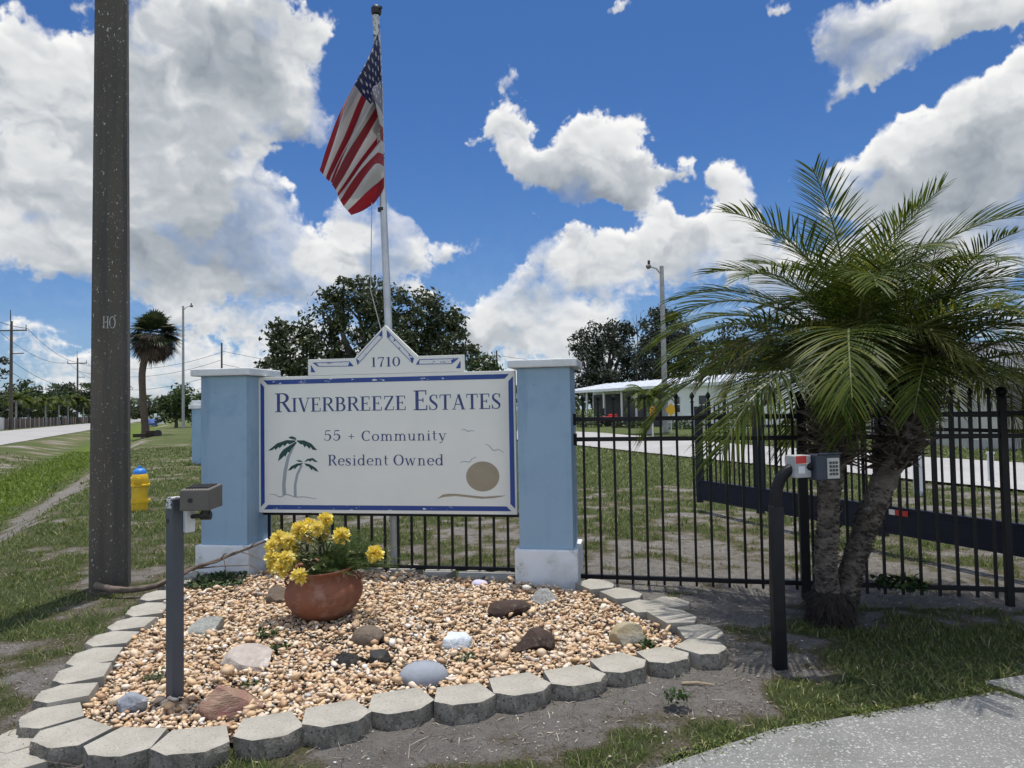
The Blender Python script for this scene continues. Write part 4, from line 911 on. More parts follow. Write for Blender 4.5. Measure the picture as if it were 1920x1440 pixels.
def leaf_blade(V, F, base, d, up, L, w, n=4, droop=.25):
    d = Vector(d).normalized(); s = d.cross(Vector(up)).normalized(); o = len(V)
    for i in range(n + 1):
        q = i / n; c = Vector(base) + d * (L * q) + Vector((0, 0, -1)) * (droop * L * q * q); ww = w * math.sin(math.pi * min(.98, .12 + .86 * q)) ** .8; V += [tuple(c + s * ww + Vector((0, 0, .25 * ww))), tuple(c), tuple(c - s * ww + Vector((0, 0, .25 * ww)))]
    for i in range(n):
        for j in range(2): F.append((o + i * 3 + j, o + i * 3 + j + 1, o + i * 3 + j + 4, o + i * 3 + j + 3))
for (u, v, Y, k) in FL:
    p = at(u, v, Y); p = np.array([p[0] - PX, p[1] - PY, p[2] - PZ - .30]); fo = link('flower_head', fm[k], bouquet, tuple(p))
    fo.rotation_euler = (random.uniform(.3, .9), random.uniform(-.5, .3), random.uniform(0, 6)); fo.scale = (random.uniform(.98, 1.16),) * 3
    b = Vector((random.uniform(-.08, .08), random.uniform(-.06, .06), 0)); e_ = Vector(p); mdl = (b + e_) * .5 + Vector((0, 0, .07))
    stems.tube([b, mdl, e_], [.005, .004, .003], 5)
    for _ in range(7):
        q = random.uniform(.35, .98); c = b.lerp(mdl, q * 2) if q < .5 else mdl.lerp(e_, q * 2 - 1); a = random.uniform(0, 6.28)
        leaf_blade(leaves_V, leaves_F, c, (math.cos(a), math.sin(a), random.uniform(-.1, .8)), (0, 0, 1), random.uniform(.05, .085), .016)
stems.build('flower_stems', M['weed'], bouquet, smooth=60)
mesh_np('flower_leaves', leaves_V, leaves_F, M['leaf_pale'], bouquet)
fern = empty('asparagus_fern', (PX, PY, PZ + .30), 0, 'feathery green fern spilling right out of the terracotta pot among yellow flowers', 'fern')
V = []; F = []; SV = MB(); r = np.random.default_rng(5)
for i in range(120):
    a = r.uniform(-.9, 1.3) if i < 90 else r.uniform(0, 6.28); L = r.uniform(.18, .40) if i < 90 else r.uniform(.15, .25); el = r.uniform(.35, 1.3); b = Vector((r.uniform(-.10, .13), r.uniform(-.10, .10), 0)); d = Vector((math.cos(a) * math.cos(el), math.sin(a) * math.cos(el) * .7, math.sin(el)))
    P = [b + d * (L * q) + Vector((math.cos(a), math.sin(a) * .7, -.6)) * (.42 * L * q * q) for q in np.linspace(0, 1, 9)]; SV.tube(P, [.0016] * 9, 4)
    for j in range(110):
        q = r.uniform(.18, 1.0) * 8; k = min(7, int(q)); c = P[k].lerp(P[k + 1], q - k); dd = Vector(r.normal(0, 1, 3)).normalized() + d * .5; l = r.uniform(.018, .042); s = dd.orthogonal().normalized() * .0017; o = len(V)
        V += [tuple(c - s), tuple(c + s), tuple(c + dd * l)]; F.append((o, o + 1, o + 2))
mesh_np('fern_needles', V, F, M['fern'], fern); SV.build('fern_stems', M['fern'], fern)
DV = MB()
for i in range(26):
    b = Vector((r.uniform(.0, .16), -.14, .0)); d = Vector((r.normal(.1, .5), r.normal(-.3, .3), r.uniform(.1, 1))); P = [b + d * (.13 * q) + Vector((r.normal(0, .01), 0, -.11 * q * q)) for q in np.linspace(0, 1, 5)]; DV.tube(P, [.0014] * 5, 3)
DV.build('dry_twigs', M['dry_stem'], fern)

def weed_patch(c, R, n, label, h=.05, seed=0, name='weed'):
    r = np.random.default_rng(seed); V = []; F = []
    for i in range(n):
        a = r.uniform(0, 6.28); q = R * math.sqrt(r.random()); b = (q * math.cos(a), q * math.sin(a), r.uniform(0, h * .5)); d = (r.normal(0, 1), r.normal(0, 1), r.uniform(.3, 1.6)); leaf_blade(V, F, b, d, (.3, .2, 1), r.uniform(.5, 1) * h, h * .16, 3, .4)
    ob = mesh_np(name, V, F, M['weed'], loc=(c[0], c[1], float(bedz(c[0], c[1])) + .005)); return tag(ob, label, 'weed')
weed_patch(ground(500, 1190, .06), .06, 46, 'tuft of green weeds behind the wide pinkish rock', .075, 1)
weed_patch(ground(527, 1213, .06), .055, 40, 'small green weeds at the right edge of the pinkish rock', .06, 2)
weed_patch(ground(472, 1278, .06), .05, 34, 'low green weeds between the pinkish and the striped red-brown rock', .045, 3)
weed_patch(ground(872, 1228, .06), .07, 44, 'low green weeds just in front of the white marbled rock', .04, 4)
weed_patch(ground(1212, 1208, .06), .07, 60, 'green weeds growing against the right of the mossy ochre boulder', .07, 5)
weed_patch(ground(405, 1090, .06), .27, 420, 'patch of green weeds at the foot of the left pillar', .085, 6)
weed_patch(ground(300, 1268, .06), .07, 36, 'sparse green weeds just left of the lamp post foot', .06, 7)
weed_patch(ground(1690, 1128, -.07), .20, 190, 'dark leafy weed growing right of the palm in front of the fence', .11, 8)
weed_patch(ground(1268, 1330, 0), .06, 60, 'single leafy weed tuft on the dirt between kerb and walkway', .06, 9)

# ------------------------------------------------------------------ small square post with flood lamp
lp = ground(328, 1302, .06); LX, LY = float(lp[0]), float(lp[1]); LZ = .03; LTOP = float(at(328, 934, LY)[2]) - LZ
post = empty('lamp_post', (LX, LY, LZ), rad(-34), 'short charcoal square post with a brown flood lamp on its right side in the gravel', 'lamp post')
mb = MB(); mb.box((0, 0, LTOP / 2 - .06), (.064, .064, LTOP + .12)); mb.build('post', M['post_grey'], post, bevel=.004)
mb = MB(); mb.box((-.0, -.0345, LTOP - .025), (.050, .006, .048)); mb.box((0, 0, LTOP + .003), (.058, .058, .006)); mb.build('peeling_cap', mat('peeling_cap', (.03, .03, .035), .7, spots=[((.62, .62, .60), 62, .47, .50)]), post)
mb = MB(); mb.tube([(-.012, -.0335, LTOP - .115), (-.012, -.030, LTOP - .115)], .012, 16); mb.build('bolt_hole', M['black'], post)
lh = at(378, 934, LY + .02); hx = Matrix.Rotation(rad(34), 3, 'Z') @ Vector((lh[0] - LX, lh[1] - LY, lh[2] - LZ))
HR = rad(34) + rad(2)
mb = MB(); h = .108; w, d_ = .150, .19
V = [(-w / 2, -d_ / 2, -h / 2), (w / 2, -d_ / 2, -h / 2), (w / 2, d_ / 2, -h / 2), (-w / 2, d_ / 2, -h / 2), (-w / 2, -d_ / 2, h / 2), (w / 2, -d_ / 2, h / 2), (w / 2, d_ / 2, h / 2 + .012), (-w / 2, d_ / 2, h / 2 + .012)]
mb.add(V, [(0, 3, 2, 1), (4, 5, 6, 7), (0, 1, 5, 4), (1, 2, 6, 5), (2, 3, 7, 6), (3, 0, 4, 7)])
hous = mb.build('lamp_housing', M['lamp_brown'], post, tuple(hx), bevel=.006); hous.rotation_euler = (0, 0, HR)
mb = MB()
for i in range(8): mb.box((-.052 + i * .0150, -.0, h / 2 + .0085), (.007, .125, .008), rx=.06)
mb.build('louvres', M['lamp_black'], hous)
mb = MB(); mb.tube([(-.02, -d_ / 2 - .004, .0), (-.02, -d_ / 2 + .002, .0)], .012, 14); mb.build('lamp_screw', M['lamp_black'], hous, smooth=40)
mb = MB(); mb.tube([(.03, -.02, -h / 2), (.03, -.02, -h / 2 - .035)], .024, 14); mb.tube([(.005, -.02, -h / 2 - .035), (.055, -.02, -h / 2 - .035)], .022, 14); mb.tube([(.03, -.02, -h / 2 - .035), (-.10, .02, -h / 2 - .045)], .012, 8); mb.build('knuckle', M['lamp_black'], hous, smooth=40)
jb = at(352, 973, LY + .03); jx = Matrix.Rotation(rad(34), 3, 'Z') @ Vector((jb[0] - LX, jb[1] - LY, jb[2] - LZ))
mb = MB(); mb.box((jx.x, jx.y, jx.z), (.055, .055, .135)); mb.build('junction_box', M['plastic_white'], post, bevel=.006)

# ------------------------------------------------------------------ keypad pedestal
kp = ground(1463, 1265, -.04); KX, KY = float(kp[0]), float(kp[1]); KZ = -.04
ped = empty('keypad_pedestal', (KX, KY, KZ), 0, 'black gooseneck post carrying a grey lock box and a navy keypad', 'keypad')
def kq(u, v, dy=0.0): p = at(u, v, KY + dy); return (p[0] - KX, p[1] - KY, p[2] - KZ)
mb = MB(); mb.tube([(0, 0, -.15), kq(1457, 1100), kq(1455, 948)], [.049] * 3, 4, phase=math.pi / 4); mb.build('post', M['iron'], ped, bevel=.006, smooth=35)
mb = MB(); mb.tube([kq(1455, 952), kq(1455, 935), kq(1457, 915), kq(1463, 898), kq(1474, 884), kq(1488, 877), kq(1530, 873)], [.034] * 7, 12); mb.build('gooseneck', M['iron'], ped, smooth=60)
c = kq(1497, 874); mb = MB(); mb.box(c, (.112, .085, .128), rz=.35); lb = mb.build('lock_box', M['box_grey'], ped, bevel=.006)
def on_face(c, rz, d, dx, dz, out=.0):                  # a spot on the front of a turned box
    R = Matrix.Rotation(rz, 3, 'Z'); p = R @ Vector((dx, -d / 2 - out, dz)); return (c[0] + p.x, c[1] + p.y, c[2] + p.z)
mb = MB(); mb.box(on_face(c, .35, .085, -.018, .040, .002), (.070, .004, .044), rz=.35); mb.build('red_label', M['red'], lb, bevel=.001)
mb = MB(); mb.box(on_face(c, .35, .085, -.020, -.018, .004), (.046, .008, .042), rz=.35); mb.build('switch_cover', M['plastic_white'], lb, bevel=.002)
mb = MB(); mb.box(on_face(c, .35, .085, -.006, .018, .0015), (.070, .003, .004), rz=.35); mb.build('label_text', M['reflect_white'], lb)
mb = MB(); mb.tube([kq(1518, 872), kq(1526, 872)], .030, 10); mb.build('coupling', M['iron'], ped, smooth=40)
c = kq(1544, 875); mb = MB(); mb.box(c, (.155, .095, .150), rz=.22, taper=1.03); kb = mb.build('keypad', M['box_navy'], ped, bevel=.010, seg=3)
mb = MB(); mb.box(on_face(c, .22, .095, 0, .078, .008), (.150, .020, .010), rz=.22); mb.build('rain_hood', M['box_navy'], kb, bevel=.003)
mb = MB(); mb.box(on_face(c, .22, .095, .026, -.006, .003), (.078, .008, .118), rz=.22); fp = mb.build('face_plate', M['keypad_silver'], kb, bevel=.002)
for i in range(4):
    for j in range(3): mb = MB(); mb.box(on_face(c, .22, .095, .006 + j * .020, .026 - i * .0215, .009), (.0125, .006, .0145), rz=.22); mb.build('button', M['key'], kb, bevel=.001)

# ------------------------------------------------------------------ concrete utility pole
up = ground(207, 1102, 0.0); UX, UY = float(up[0]), float(up[1])
upole = empty('utility_pole', (UX, UY, 0), 0, 'thick square concrete utility pole with pale lichen specks rising out of the frame', 'utility pole')
mb = MB(); n_ = 24; Hh_ = 11.5; V = []; F = []
for i in range(n_ + 1):
    z = -.4 + (Hh_ + .4) * i / n_; w = .150 - .0050 * max(z, 0); ch = w * .20; R = Matrix.Rotation(rad(23), 3, 'Z')
    for (x, y) in ((-w + ch, -w), (w - ch, -w), (w, -w + ch), (w, w - ch), (w - ch, w), (-w + ch, w), (-w, w - ch), (-w, -w + ch)):
        p = R @ Vector((x, y, z)); V.append((p.x + .010 * z * 0, p.y, p.z))
for i in range(n_):
    for j in range(8): F.append((i * 8 + j, i * 8 + (j + 1) % 8, (i + 1) * 8 + (j + 1) % 8, (i + 1) * 8 + j))
F.append(tuple(n_ * 8 + j for j in range(8))); mb.add(V, F); mb.build('pole_shaft', M['concrete_pole'], upole, smooth=20)
zz = float(at(207, 619, UY)[2]); lm = letter_mesh('HO', -.050, .050, zz, .105, track=.03); wz_ = .150 - .0050 * zz
lmo = lm.build('painted_mark', M['pole_mark'], upole, fix=False); lmo.rotation_euler = (0, 0, rad(23)); q = Matrix.Rotation(rad(23), 3, 'Z') @ Vector((0.0, -wz_ - .003, 0)); lmo.location = q

# ------------------------------------------------------------------ fire hydrant
hy = ground(262, 957, 0.0); hyd = empty('fire_hydrant', (float(hy[0]), float(hy[1]), -.02), rad(20), 'bright yellow fire hydrant with blue bonnet standing in the grass by the concrete pole', 'fire hydrant')
mb = MB(); mb.lathe([(.115, 0), (.12, .14), (.12, .145), (.155, .15), (.155, .19), (.118, .20), (.112, .40), (.118, .405), (.15, .41), (.15, .435), (.12, .445)], 28, cap=True); mb.build('barrel', M['yellow_paint'], hyd, smooth=35)
mb = MB(); mb.lathe([(.125, .44), (.128, .50), (.120, .56), (.100, .60)], 28, cap=True); mb.build('bonnet_ring', M['yellow_paint'], hyd, smooth=35)
mb = MB(); mb.lathe([(.100, .598), (.098, .635), (.088, .662), (.060, .684), (.032, .690), (.030, .725), (.0, .727)], 24); mb.build('bonnet', M['blue_paint'], hyd, smooth=40)
for a, rr in ((-90, .066), (180, .05)):
    mb = MB(); dx, dy = math.cos(rad(a)), math.sin(rad(a)); P = [(dx * t, dy * t, .515) for t in (.09, .165, .165, .185, .185, .205, .205, .222)]
    mb.tube(P, [rr * .8, rr * .8, rr * 1.05, rr * 1.05, rr * .8, rr * .7, rr * .3, rr * .28], 16); mb.build('hose_cap', M['yellow_paint'], hyd, smooth=30)
mb = MB()
for k in range(8):
    a = k * math.pi / 4 + .2
    for z in (.15, .41): mb.tube([(math.cos(a) * .137, math.sin(a) * .137, z - .02), (math.cos(a) * .137, math.sin(a) * .137, z + .06)], .010, 6)
mb.build('flange_bolts', M['yellow_paint'], hyd)

# ------------------------------------------------------------------ flagpole and flag
FY = 6.98; f0 = at(741, 1064, FY); f1 = at(705, 10, FY); FO = np.array([f0[0], FY, 0.0])
fpole = empty('flagpole', tuple(FO), 0, 'silver metal flagpole leaning slightly left behind the sign', 'flagpole')
def fq(u, v, dy=0.0): p = at(u, v, FY + dy) - FO; return Vector(p)
mb = MB(); mb.tube([fq(742, 1068), fq(728.5, 615), fq(715, 300)], [.048, .037, .033], 20); mb.build('pole_tube', M['steel'], fpole, smooth=60)
mb = MB(); mb.tube([fq(715, 304), fq(711.5, 180), fq(704.8, 30)], [.034, .036, .036], 16); mb.build('weathered_top', M['steel_worn'], fpole, smooth=60)
mb = MB(); c = fq(705.5, 20); mb.tube([c - Vector((0, 0, .04)), c - Vector((0, 0, .02)), c + Vector((0, 0, .02)), c + Vector((0, 0, .045))], [.042, .052, .052, .036], 14); mb.tube([c + Vector((.02, -.02, 0)), c + Vector((.06, -.05, .005))], .016, 8); mb.build('truck', M['lamp_black'], fpole, smooth=40)
mb = MB(); mb.tube([fq(716, 396), fq(715.6, 390)], .040, 16); mb.build('clamp_ring', M['lamp_black'], fpole, smooth=40)
mb = MB(); a = fq(712, 25, -.05); b_ = fq(697, 380, -.05); c_ = fq(695, 545, -.05); d_2 = fq(720, 640, -.05); mb.tube([b_, b_.lerp(c_, .5), c_, d_2], .0042, 5); mb.build('halyard', M['rope'], fpole)

def flag():
    nu, nv = 300, 170
    KU = [0, .10, .22, .40, .55, .70, .85, 1.0]; KV = [0, .18, .36, 7 / 13, .70, .85, 1.0]
    # (u, v) of the photo for the rows hoist..fly at each height down the hoist, and depth of the folds
    def row(h, top, c1, f1): return h, top, c1, f1
    hoist = [(709, 62), (713, 108), (716, 158), (718, 214), (719, 268), (720, 314), (720.5, 352)]
    cant = [(668, 174), (684, 183), (701, 196), (714, 216), (711, 268), (706, 316), (700, 376)]
    fly = [(611, 334), (620, 345), (630, 352), (634, 362), (637, 372), (646, 389), (658, 402)]
    U, Vv = np.meshgrid(np.linspace(0, 1, nu), np.linspace(0, 1, nv))
    def cr(KV_, arr, v): return np.interp(v, KV_, arr)
    out = np.zeros((nv, nu, 3))
    hx_, hy_ = [np.array([p[i] for p in hoist]) for i in (0, 1)]; cx_, cy_ = [np.array([p[i] for p in cant]) for i in (0, 1)]; fx_, fy_ = [np.array([p[i] for p in fly]) for i in (0, 1)]
    for j in range(nv):
        v = j / (nv - 1); h = np.array([cr(KV, hx_, v), cr(KV, hy_, v)]); c = np.array([cr(KV, cx_, v), cr(KV, cy_, v)]); f = np.array([cr(KV, fx_, v), cr(KV, fy_, v)])
        u = U[j]; w1 = np.clip(u / .4, 0, 1)[:, None]; w2 = np.clip((u - .4) / .6, 0, 1)[:, None]
        p = h + (c - h) * w1 + (f - c) * w2
        sag = np.sin(np.pi * np.clip((u - .4) / .6, 0, 1)) * (4 * (1 - v))                       # the top edge bows out a little
        p[:, 0] -= sag
        p[:, 0] += 1.8 * np.sin(u * 9 + v * 7) * np.sin(np.pi * u); p[:, 1] += 2.0 * np.sin(u * 7 + v * 11 + 1) * np.sin(np.pi * u)
        out[j, :, 0], out[j, :, 1] = p[:, 0], p[:, 1]
    # cloth leans into folds that run from the hoist down to the fly
    env = np.sin(np.pi * np.clip(U, 0, .96)) ** .6
    dep = .10 * np.sin(Vv * 2 * np.pi * 2.6 + U * 1.5) * env + .035 * np.sin(Vv * 2 * np.pi * 6.3 - U * 4) * env + .22 * U * (1 - Vv)
    loop = np.sin(np.pi * np.clip(U / .4, 0, 1)) * np.exp(-((Vv - .50) / .16) ** 2) * .30; dep = dep + loop
    dep += .10 * np.exp(-((Vv - .48) / .06) ** 2) * sstep(.6, 1, U)
    P = np.zeros((nv, nu, 3)); d = _fw[None, None] + _rt[None, None] * ((out[..., 0:1] - 960) / FPX) - _up[None, None] * ((out[..., 1:2] - 720) / FPX)
    P = EYE + d * ((FY - .06) / d[..., 1:2]); P[..., 1] -= dep * .9; P = P - FO
    P[..., 0] += (P[..., 1]) * 0
    ii = np.arange(nu * nv).reshape(nv, nu); Fq = np.stack([ii[:-1, :-1].ravel(), ii[1:, :-1].ravel(), ii[1:, 1:].ravel(), ii[:-1, 1:].ravel()], 1)
    m = bpy.data.materials.new('flag_cloth'); m.use_nodes = True; N = m.node_tree.nodes; L = m.node_tree.links; b = N['Principled BSDF']; b.inputs['Roughness'].default_value = .75; b.inputs['Sheen Weight'].default_value = .2
    at_ = N.new('ShaderNodeAttribute'); at_.attribute_name = 'dye'; L.new(at_.outputs['Color'], b.inputs['Base Color'])
    tr = N.new('ShaderNodeBsdfTranslucent'); L.new(at_.outputs['Color'], tr.inputs[0]); ms = N.new('ShaderNodeMixShader'); ms.inputs[0].default_value = .22; L.new(b.outputs[0], ms.inputs[1]); L.new(tr.outputs[0], ms.inputs[2]); L.new(ms.outputs[0], N['Material Output'].inputs[0])
    ob = mesh_np('flag', P.reshape(-1, 3), Fq, m, smooth=True, loc=tuple(FO))
    nf = len(Fq); uc = (U[:-1, :-1] + U[1:, 1:]).ravel() / 2; vc = (Vv[:-1, :-1] + Vv[1:, 1:]).ravel() / 2
    red, white, blue = np.array([.24, .006, .016]), np.array([.48, .46, .45]), np.array([.009, .012, .062])
    colr = np.where(((np.floor(vc * 13).astype(int) % 2) == 0)[:, None], red, white)
    can = (uc < .4) & (vc < 7 / 13); colr[can] = blue
    X = uc * 1.9; Y = vc                                  # cloth proportions
    for r_ in range(9):
        for c2 in range(11):
            if (r_ + c2) % 2: continue
            sx, sy = .76 * (c2 + 1) / 12, (7 / 13) * (r_ + 1) / 10; dx, dy = X - sx, -(Y - sy); rr = np.hypot(dx, dy); an = np.arctan2(dx, dy)
            k = np.mod(an + np.pi / 5, 2 * np.pi / 5) - np.pi / 5; R0 = .0345 * (1 - .055 * r_); rin = R0 * .382
            lim = R0 * rin * math.sin(math.pi / 5) / (rin * np.sin(np.pi / 5 - np.abs(k)) + R0 * np.sin(np.abs(k)) + 1e-9)
            colr[can & (rr < lim * .95)] = white
    ca_ = ob.data.color_attributes.new('dye', 'FLOAT_COLOR', 'CORNER'); cc = np.ones((nf, 4, 4), np.float32); cc[..., :3] = colr[:, None, :]; ca_.data.foreach_set('color', cc.ravel())
    tag(ob, 'striped and starred flag hanging limp from the silver pole', 'flag')
flag()

# ------------------------------------------------------------------ dead branch and stick
def along(P, n=5):
    return [Vector(p[:3]) for p in crv_v(P, n)]
def crv_v(pts, n=5):
    out = []; k = len(pts); pts = [np.array(p, float) for p in pts]
    for i in range(k - 1):
        a, b, c, d = pts[max(i - 1, 0)], pts[i], pts[i + 1], pts[min(i + 2, k - 1)]
        for j in range(n + (i == k - 2)):
            u = j / n; out.append(.5 * (2 * b + (c - a) * u + (2 * a - 5 * b + 4 * c - d) * u * u + (3 * b - a - 3 * c + d) * u ** 3))
    return out
mb = MB(); bp_ = [at(180, 1098, 6.02), at(222, 1106, 5.93), at(292, 1098, 5.95), at(350, 1071, 6.05), at(400, 1053, 6.12), at(450, 1034, 6.2), at(500, 1014, 6.26)]
B0 = bp_[0].copy(); B0[2] = 0; pts = [Vector(p - B0) for p in crv_v(bp_)]; nn = len(pts); mb.tube(pts, [.033 - .025 * (i / (nn - 1)) ** .8 for i in range(nn)], 9, jit=.3)
pts2 = [p + Vector((.0, -.03, .012 * math.sin(i))) for i, p in enumerate(pts[10:26])]; mb.tube(pts2, [.017 - .011 * i / len(pts2) for i in range(len(pts2))], 6, jit=.3)
for (a, b, r) in (((415, 1047), (425, 1037), .006), ((360, 1067), (470, 1060), .007), ((470, 1060), (490, 1075), .005), ((440, 1040), (462, 1030), .006), ((452, 1035), (490, 1050), .005), ((420, 1050), (425, 1080), .005), ((470, 1026), (480, 1018), .006)):
    p, q = at(*a, 6.12) - B0, at(*b, 6.05) - B0; mm = (Vector(p) + Vector(q)) / 2 + Vector((0, 0, .01)); mb.tube([p, mm, q], [r, r * .8, r * .4], 5)
tag(mb.build('dead_branch', M['branch'], loc=tuple(B0), smooth=50), 'long dry fallen branch lying across the kerb from the concrete pole to the left pillar', 'branch')
mb = MB(); a, b = ground(1278, 1281, .01), ground(1340, 1284, .01); mb.tube([a, (a + b) / 2 + np.array([0, .01, .004]), b], [.008, .007, .004], 6); tag(mb.build('stick', M['dry_stem'], loc=(0, 0, 0), smooth=50), 'short pale stick lying on the bare dirt right of the kerb', 'stick')
# ------------------------------------------------------------------ black iron fence right of the pillars and below the sign
def picket_mesh(h, w, finial=True):
    mb = MB(); mb.box((0, 0, h / 2), (w, w, h))
    if finial:
        mb.box((0, 0, h + .004), (w * 1.55, w * 1.55, .008)); mb.box((0, 0, h + .020), (w * .9, w * .9, .026)); mb.tube([(0, 0, h + .032), (0, 0, h + .048), (0, 0, h + .062), (0, 0, h + .088)], [w * .62, w * .98, w * .90, .002], 8)
    ob = mb.build('picket', M['iron']); me = ob.data; bpy.data.objects.remove(ob); return me
fs = pl(PW + .0, .24); FD = np.array([math.cos(rad(12)), -math.sin(rad(12))])      # the long fence runs a little askew of the sign
FZ = -.03; FLEN = 4.9
fence = empty('iron_fence', (fs[0], fs[1], FZ), -rad(12), 'long black iron picket fence with pointed tops running right from the blue pillar', 'fence', 'black iron fencing')
for z, hh in ((.085, .036), (1.262, .036), (1.435, .036)):
    mb = MB(); mb.box((FLEN / 2, 0, z), (FLEN, .034, hh)); mb.build('rail', M['iron'], fence, bevel=.003)
pk = picket_mesh(1.535, .0205); n_p = 0; x = .085; POSTX = [1.862, 3.33]
while x < FLEN:
    if all(abs(x - q) > .06 for q in POSTX): link('picket', pk, fence, (x, 0, .03 - .012 * (x > 1.9)))
    x += .1315
for q in POSTX:
    mb = MB(); mb.box((q, .0, .72), (.070 if q < 2 else .052, .070 if q < 2 else .052, 1.68)); mb.box((q, 0, 1.565), (.085, .085, .012)); mb.tube([(q, 0, 1.57), (q, 0, 1.585), (q, 0, 1.61), (q, 0, 1.635), (q, 0, 1.645)], [.02, .034, .042, .028, .006], 12); mb.build('fence_post', M['iron'], fence, bevel=.003)
mb = MB(); mb.box((.01, 0, 1.435), (.03, .06, .10)); mb.box((.01, 0, 1.262), (.03, .06, .10)); mb.box((.01, 0, .085), (.03, .06, .08)); mb.build('wall_bracket', M['iron'], fence, bevel=.003)
fs2 = pl(-2.503, .30); fence2 = empty('iron_fence', (fs2[0], fs2[1], 0), -TH, 'short black iron fence panel closing the gap below the sign board', 'fence', 'black iron fencing')
for z in (.085, .565): mb = MB(); mb.box((1.25, 0, z), (2.5, .03, .038)); mb.build('rail', M['iron'], fence2, bevel=.003)
pk2 = picket_mesh(.56, .0205, False); x = .055
while x < 2.48: link('picket', pk2, fence2, (x, 0, .0)); x += .1275

# ------------------------------------------------------------------ open drive gate with a solid bottom band
GA = np.array([2.70, 10.45]); GB = np.array([4.62, 5.75]); gl = np.linalg.norm(GB - GA); gd = (GB - GA) / gl
gate = empty('drive_gate', (GA[0], GA[1], 0), math.atan2(gd[1], gd[0]), 'tall black drive gate with solid navy bottom band standing open behind the fence', 'gate')
mb = MB(); mb.box((gl / 2, 0, .285), (gl, .05, .25)); mb.box((gl / 2, 0, .285), (gl - .1, .062, .16)); mb.box((gl / 2, -.0, .418), (gl, .066, .020)); mb.box((gl / 2, 0, .153), (gl, .066, .020)); mb.build('bottom_band', M['gate_navy'], gate, bevel=.003)
for z in (1.375, 1.235): mb = MB(); mb.box((gl / 2, 0, z), (gl, .036, .034)); mb.build('rail', M['iron'], gate, bevel=.003)
for x, w in ((.04, .085), (1.30, .085), (gl * .62, .085), (gl - .04, .10)): mb = MB(); mb.box((x, 0, .80), (w, .070, 1.40)); mb.build('stile', M['gate_navy'], gate, bevel=.004)
gp = MB(); gp.box((0, 0, .95), (.017, .017, 1.08)); gp.tube([(0, 0, 1.49), (0, 0, 1.53), (0, 0, 1.575)], [.010, .010, .002], 6); o_ = gp.build('picket', M['iron']); gpm = o_.data; bpy.data.objects.remove(o_)
x = .13
while x < gl - .1:
    if abs(x - 1.30) > .05 and abs(x - gl * .62) > .05: link('picket', gpm, gate, (x, 0, 0))
    x += .0975
rx_ = gl * .655
mb = MB(); mb.box((rx_ - .035, -.037, .372), (.07, .004, .055)); mb.build('reflector', M['reflect_white'], gate); mb = MB(); mb.box((rx_ + .075, -.037, .372), (.15, .004, .055)); mb.build('reflector', M['red'], gate)

# ------------------------------------------------------------------ twin stemmed date palm
pb = ground(1560, 1176, -.08); BX0, BY0 = float(pb[0]), float(pb[1]) + .06; BZ0_ = -.09
palm = empty('date_palm', (BX0, BY0, BZ0_), 0, 'twin trunked feather palm in front of the iron fence by the keypad post', 'palm tree')
def pq(u, v, dy=0.0): p = at(u, v, BY0 + dy); return Vector((p[0] - BX0, p[1] - BY0, p[2] - BZ0_))
def trunk(P, R, name, mt, jit=.16, n=16, per=7):
    C = crv_v([tuple(p) for p in P], per); r = np.interp(np.linspace(0, 1, len(C)), np.linspace(0, 1, len(R)), R)
    r = [a * (1 + .05 * math.sin(i * 2.4) + random.uniform(-.03, .03)) for i, a in enumerate(r)]
    mb = MB(); mb.tube(C, r, n, jit=jit); return mb.build(name, mt, palm, smooth=70), C
mb = MB(); mb.tube([(0, 0, -.1), (-.005, 0, .0), (0, 0, .05), (.01, 0, .12), (.02, 0, .20), (.03, 0, .25)], [.13, .125, .135, .155, .16, .09], 22, jit=.22); mb.build('root_mass', M['palm_root'], palm, smooth=70)
T1 = [pq(1553, 1130), pq(1549, 1060), pq(1553, 980), pq(1556, 900), pq(1562, 830, .02), pq(1572, 770, .05), pq(1590, 700, .06), pq(1600, 640, .06)]
T2 = [pq(1583, 1130, .02), pq(1602, 1050, .06), pq(1634, 960, .10), pq(1666, 880, .16), pq(1692, 810, .22), pq(1712, 745, .28), pq(1726, 690, .32), pq(1732, 650, .34)]
tr1, C1 = trunk(T1, [.085, .080, .074, .078, .115, .125, .10, .05], 'trunk', M['palm_trunk'])
tr2, C2 = trunk(T2, [.078, .080, .082, .088, .110, .115, .10, .05], 'trunk', M['palm_trunk'])
def scars(C, i0, i1, n, rr, seed):                       # rough stubs and leaf scars down the bare trunk
    r = np.random.default_rng(seed); V = []; F = []
    for k in range(n):
        q = i0 + (i1 - i0) * r.random(); i = int(min(q, len(C) - 2)); c = Vector(C[i]).lerp(Vector(C[i + 1]), q - i); ax = (Vector(C[i + 1]) - Vector(C[i])).normalized(); a = r.uniform(0, 6.28); d = Vector((math.cos(a), math.sin(a), 0)); s_ = d.cross(ax).normalized(); b = c + d * rr * .93; L = r.uniform(.010, .030); w = r.uniform(.008, .020); up = r.uniform(-.2, .6); o = len(V)
        e = b + d * L + ax * (L * up); V += [tuple(b + s_ * w - ax * .007), tuple(b - s_ * w - ax * .007), tuple(b - s_ * w + ax * .007), tuple(b + s_ * w + ax * .007), tuple(e + s_ * w * .5), tuple(e - s_ * w * .5)]; F += [(o, o + 1, o + 5, o + 4), (o + 3, o + 2, o + 5, o + 4), (o, o + 3, o + 4, o + 4), (o + 1, o + 2, o + 5, o + 5)]
    return V, F
for C, tr, i1, rr, sd_ in ((C1, tr1, 24, .080, 5), (C2, tr2, 18, .088, 6)):
    V, F = scars(C, 0, i1, 620, rr, sd_); mesh_np('leaf_scars', V, [f if f[2] != f[3] else (f[0], f[1], f[2], f[2]) for f in F], M['palm_trunk'], tr)
r = np.random.default_rng(66); V = []; F = []
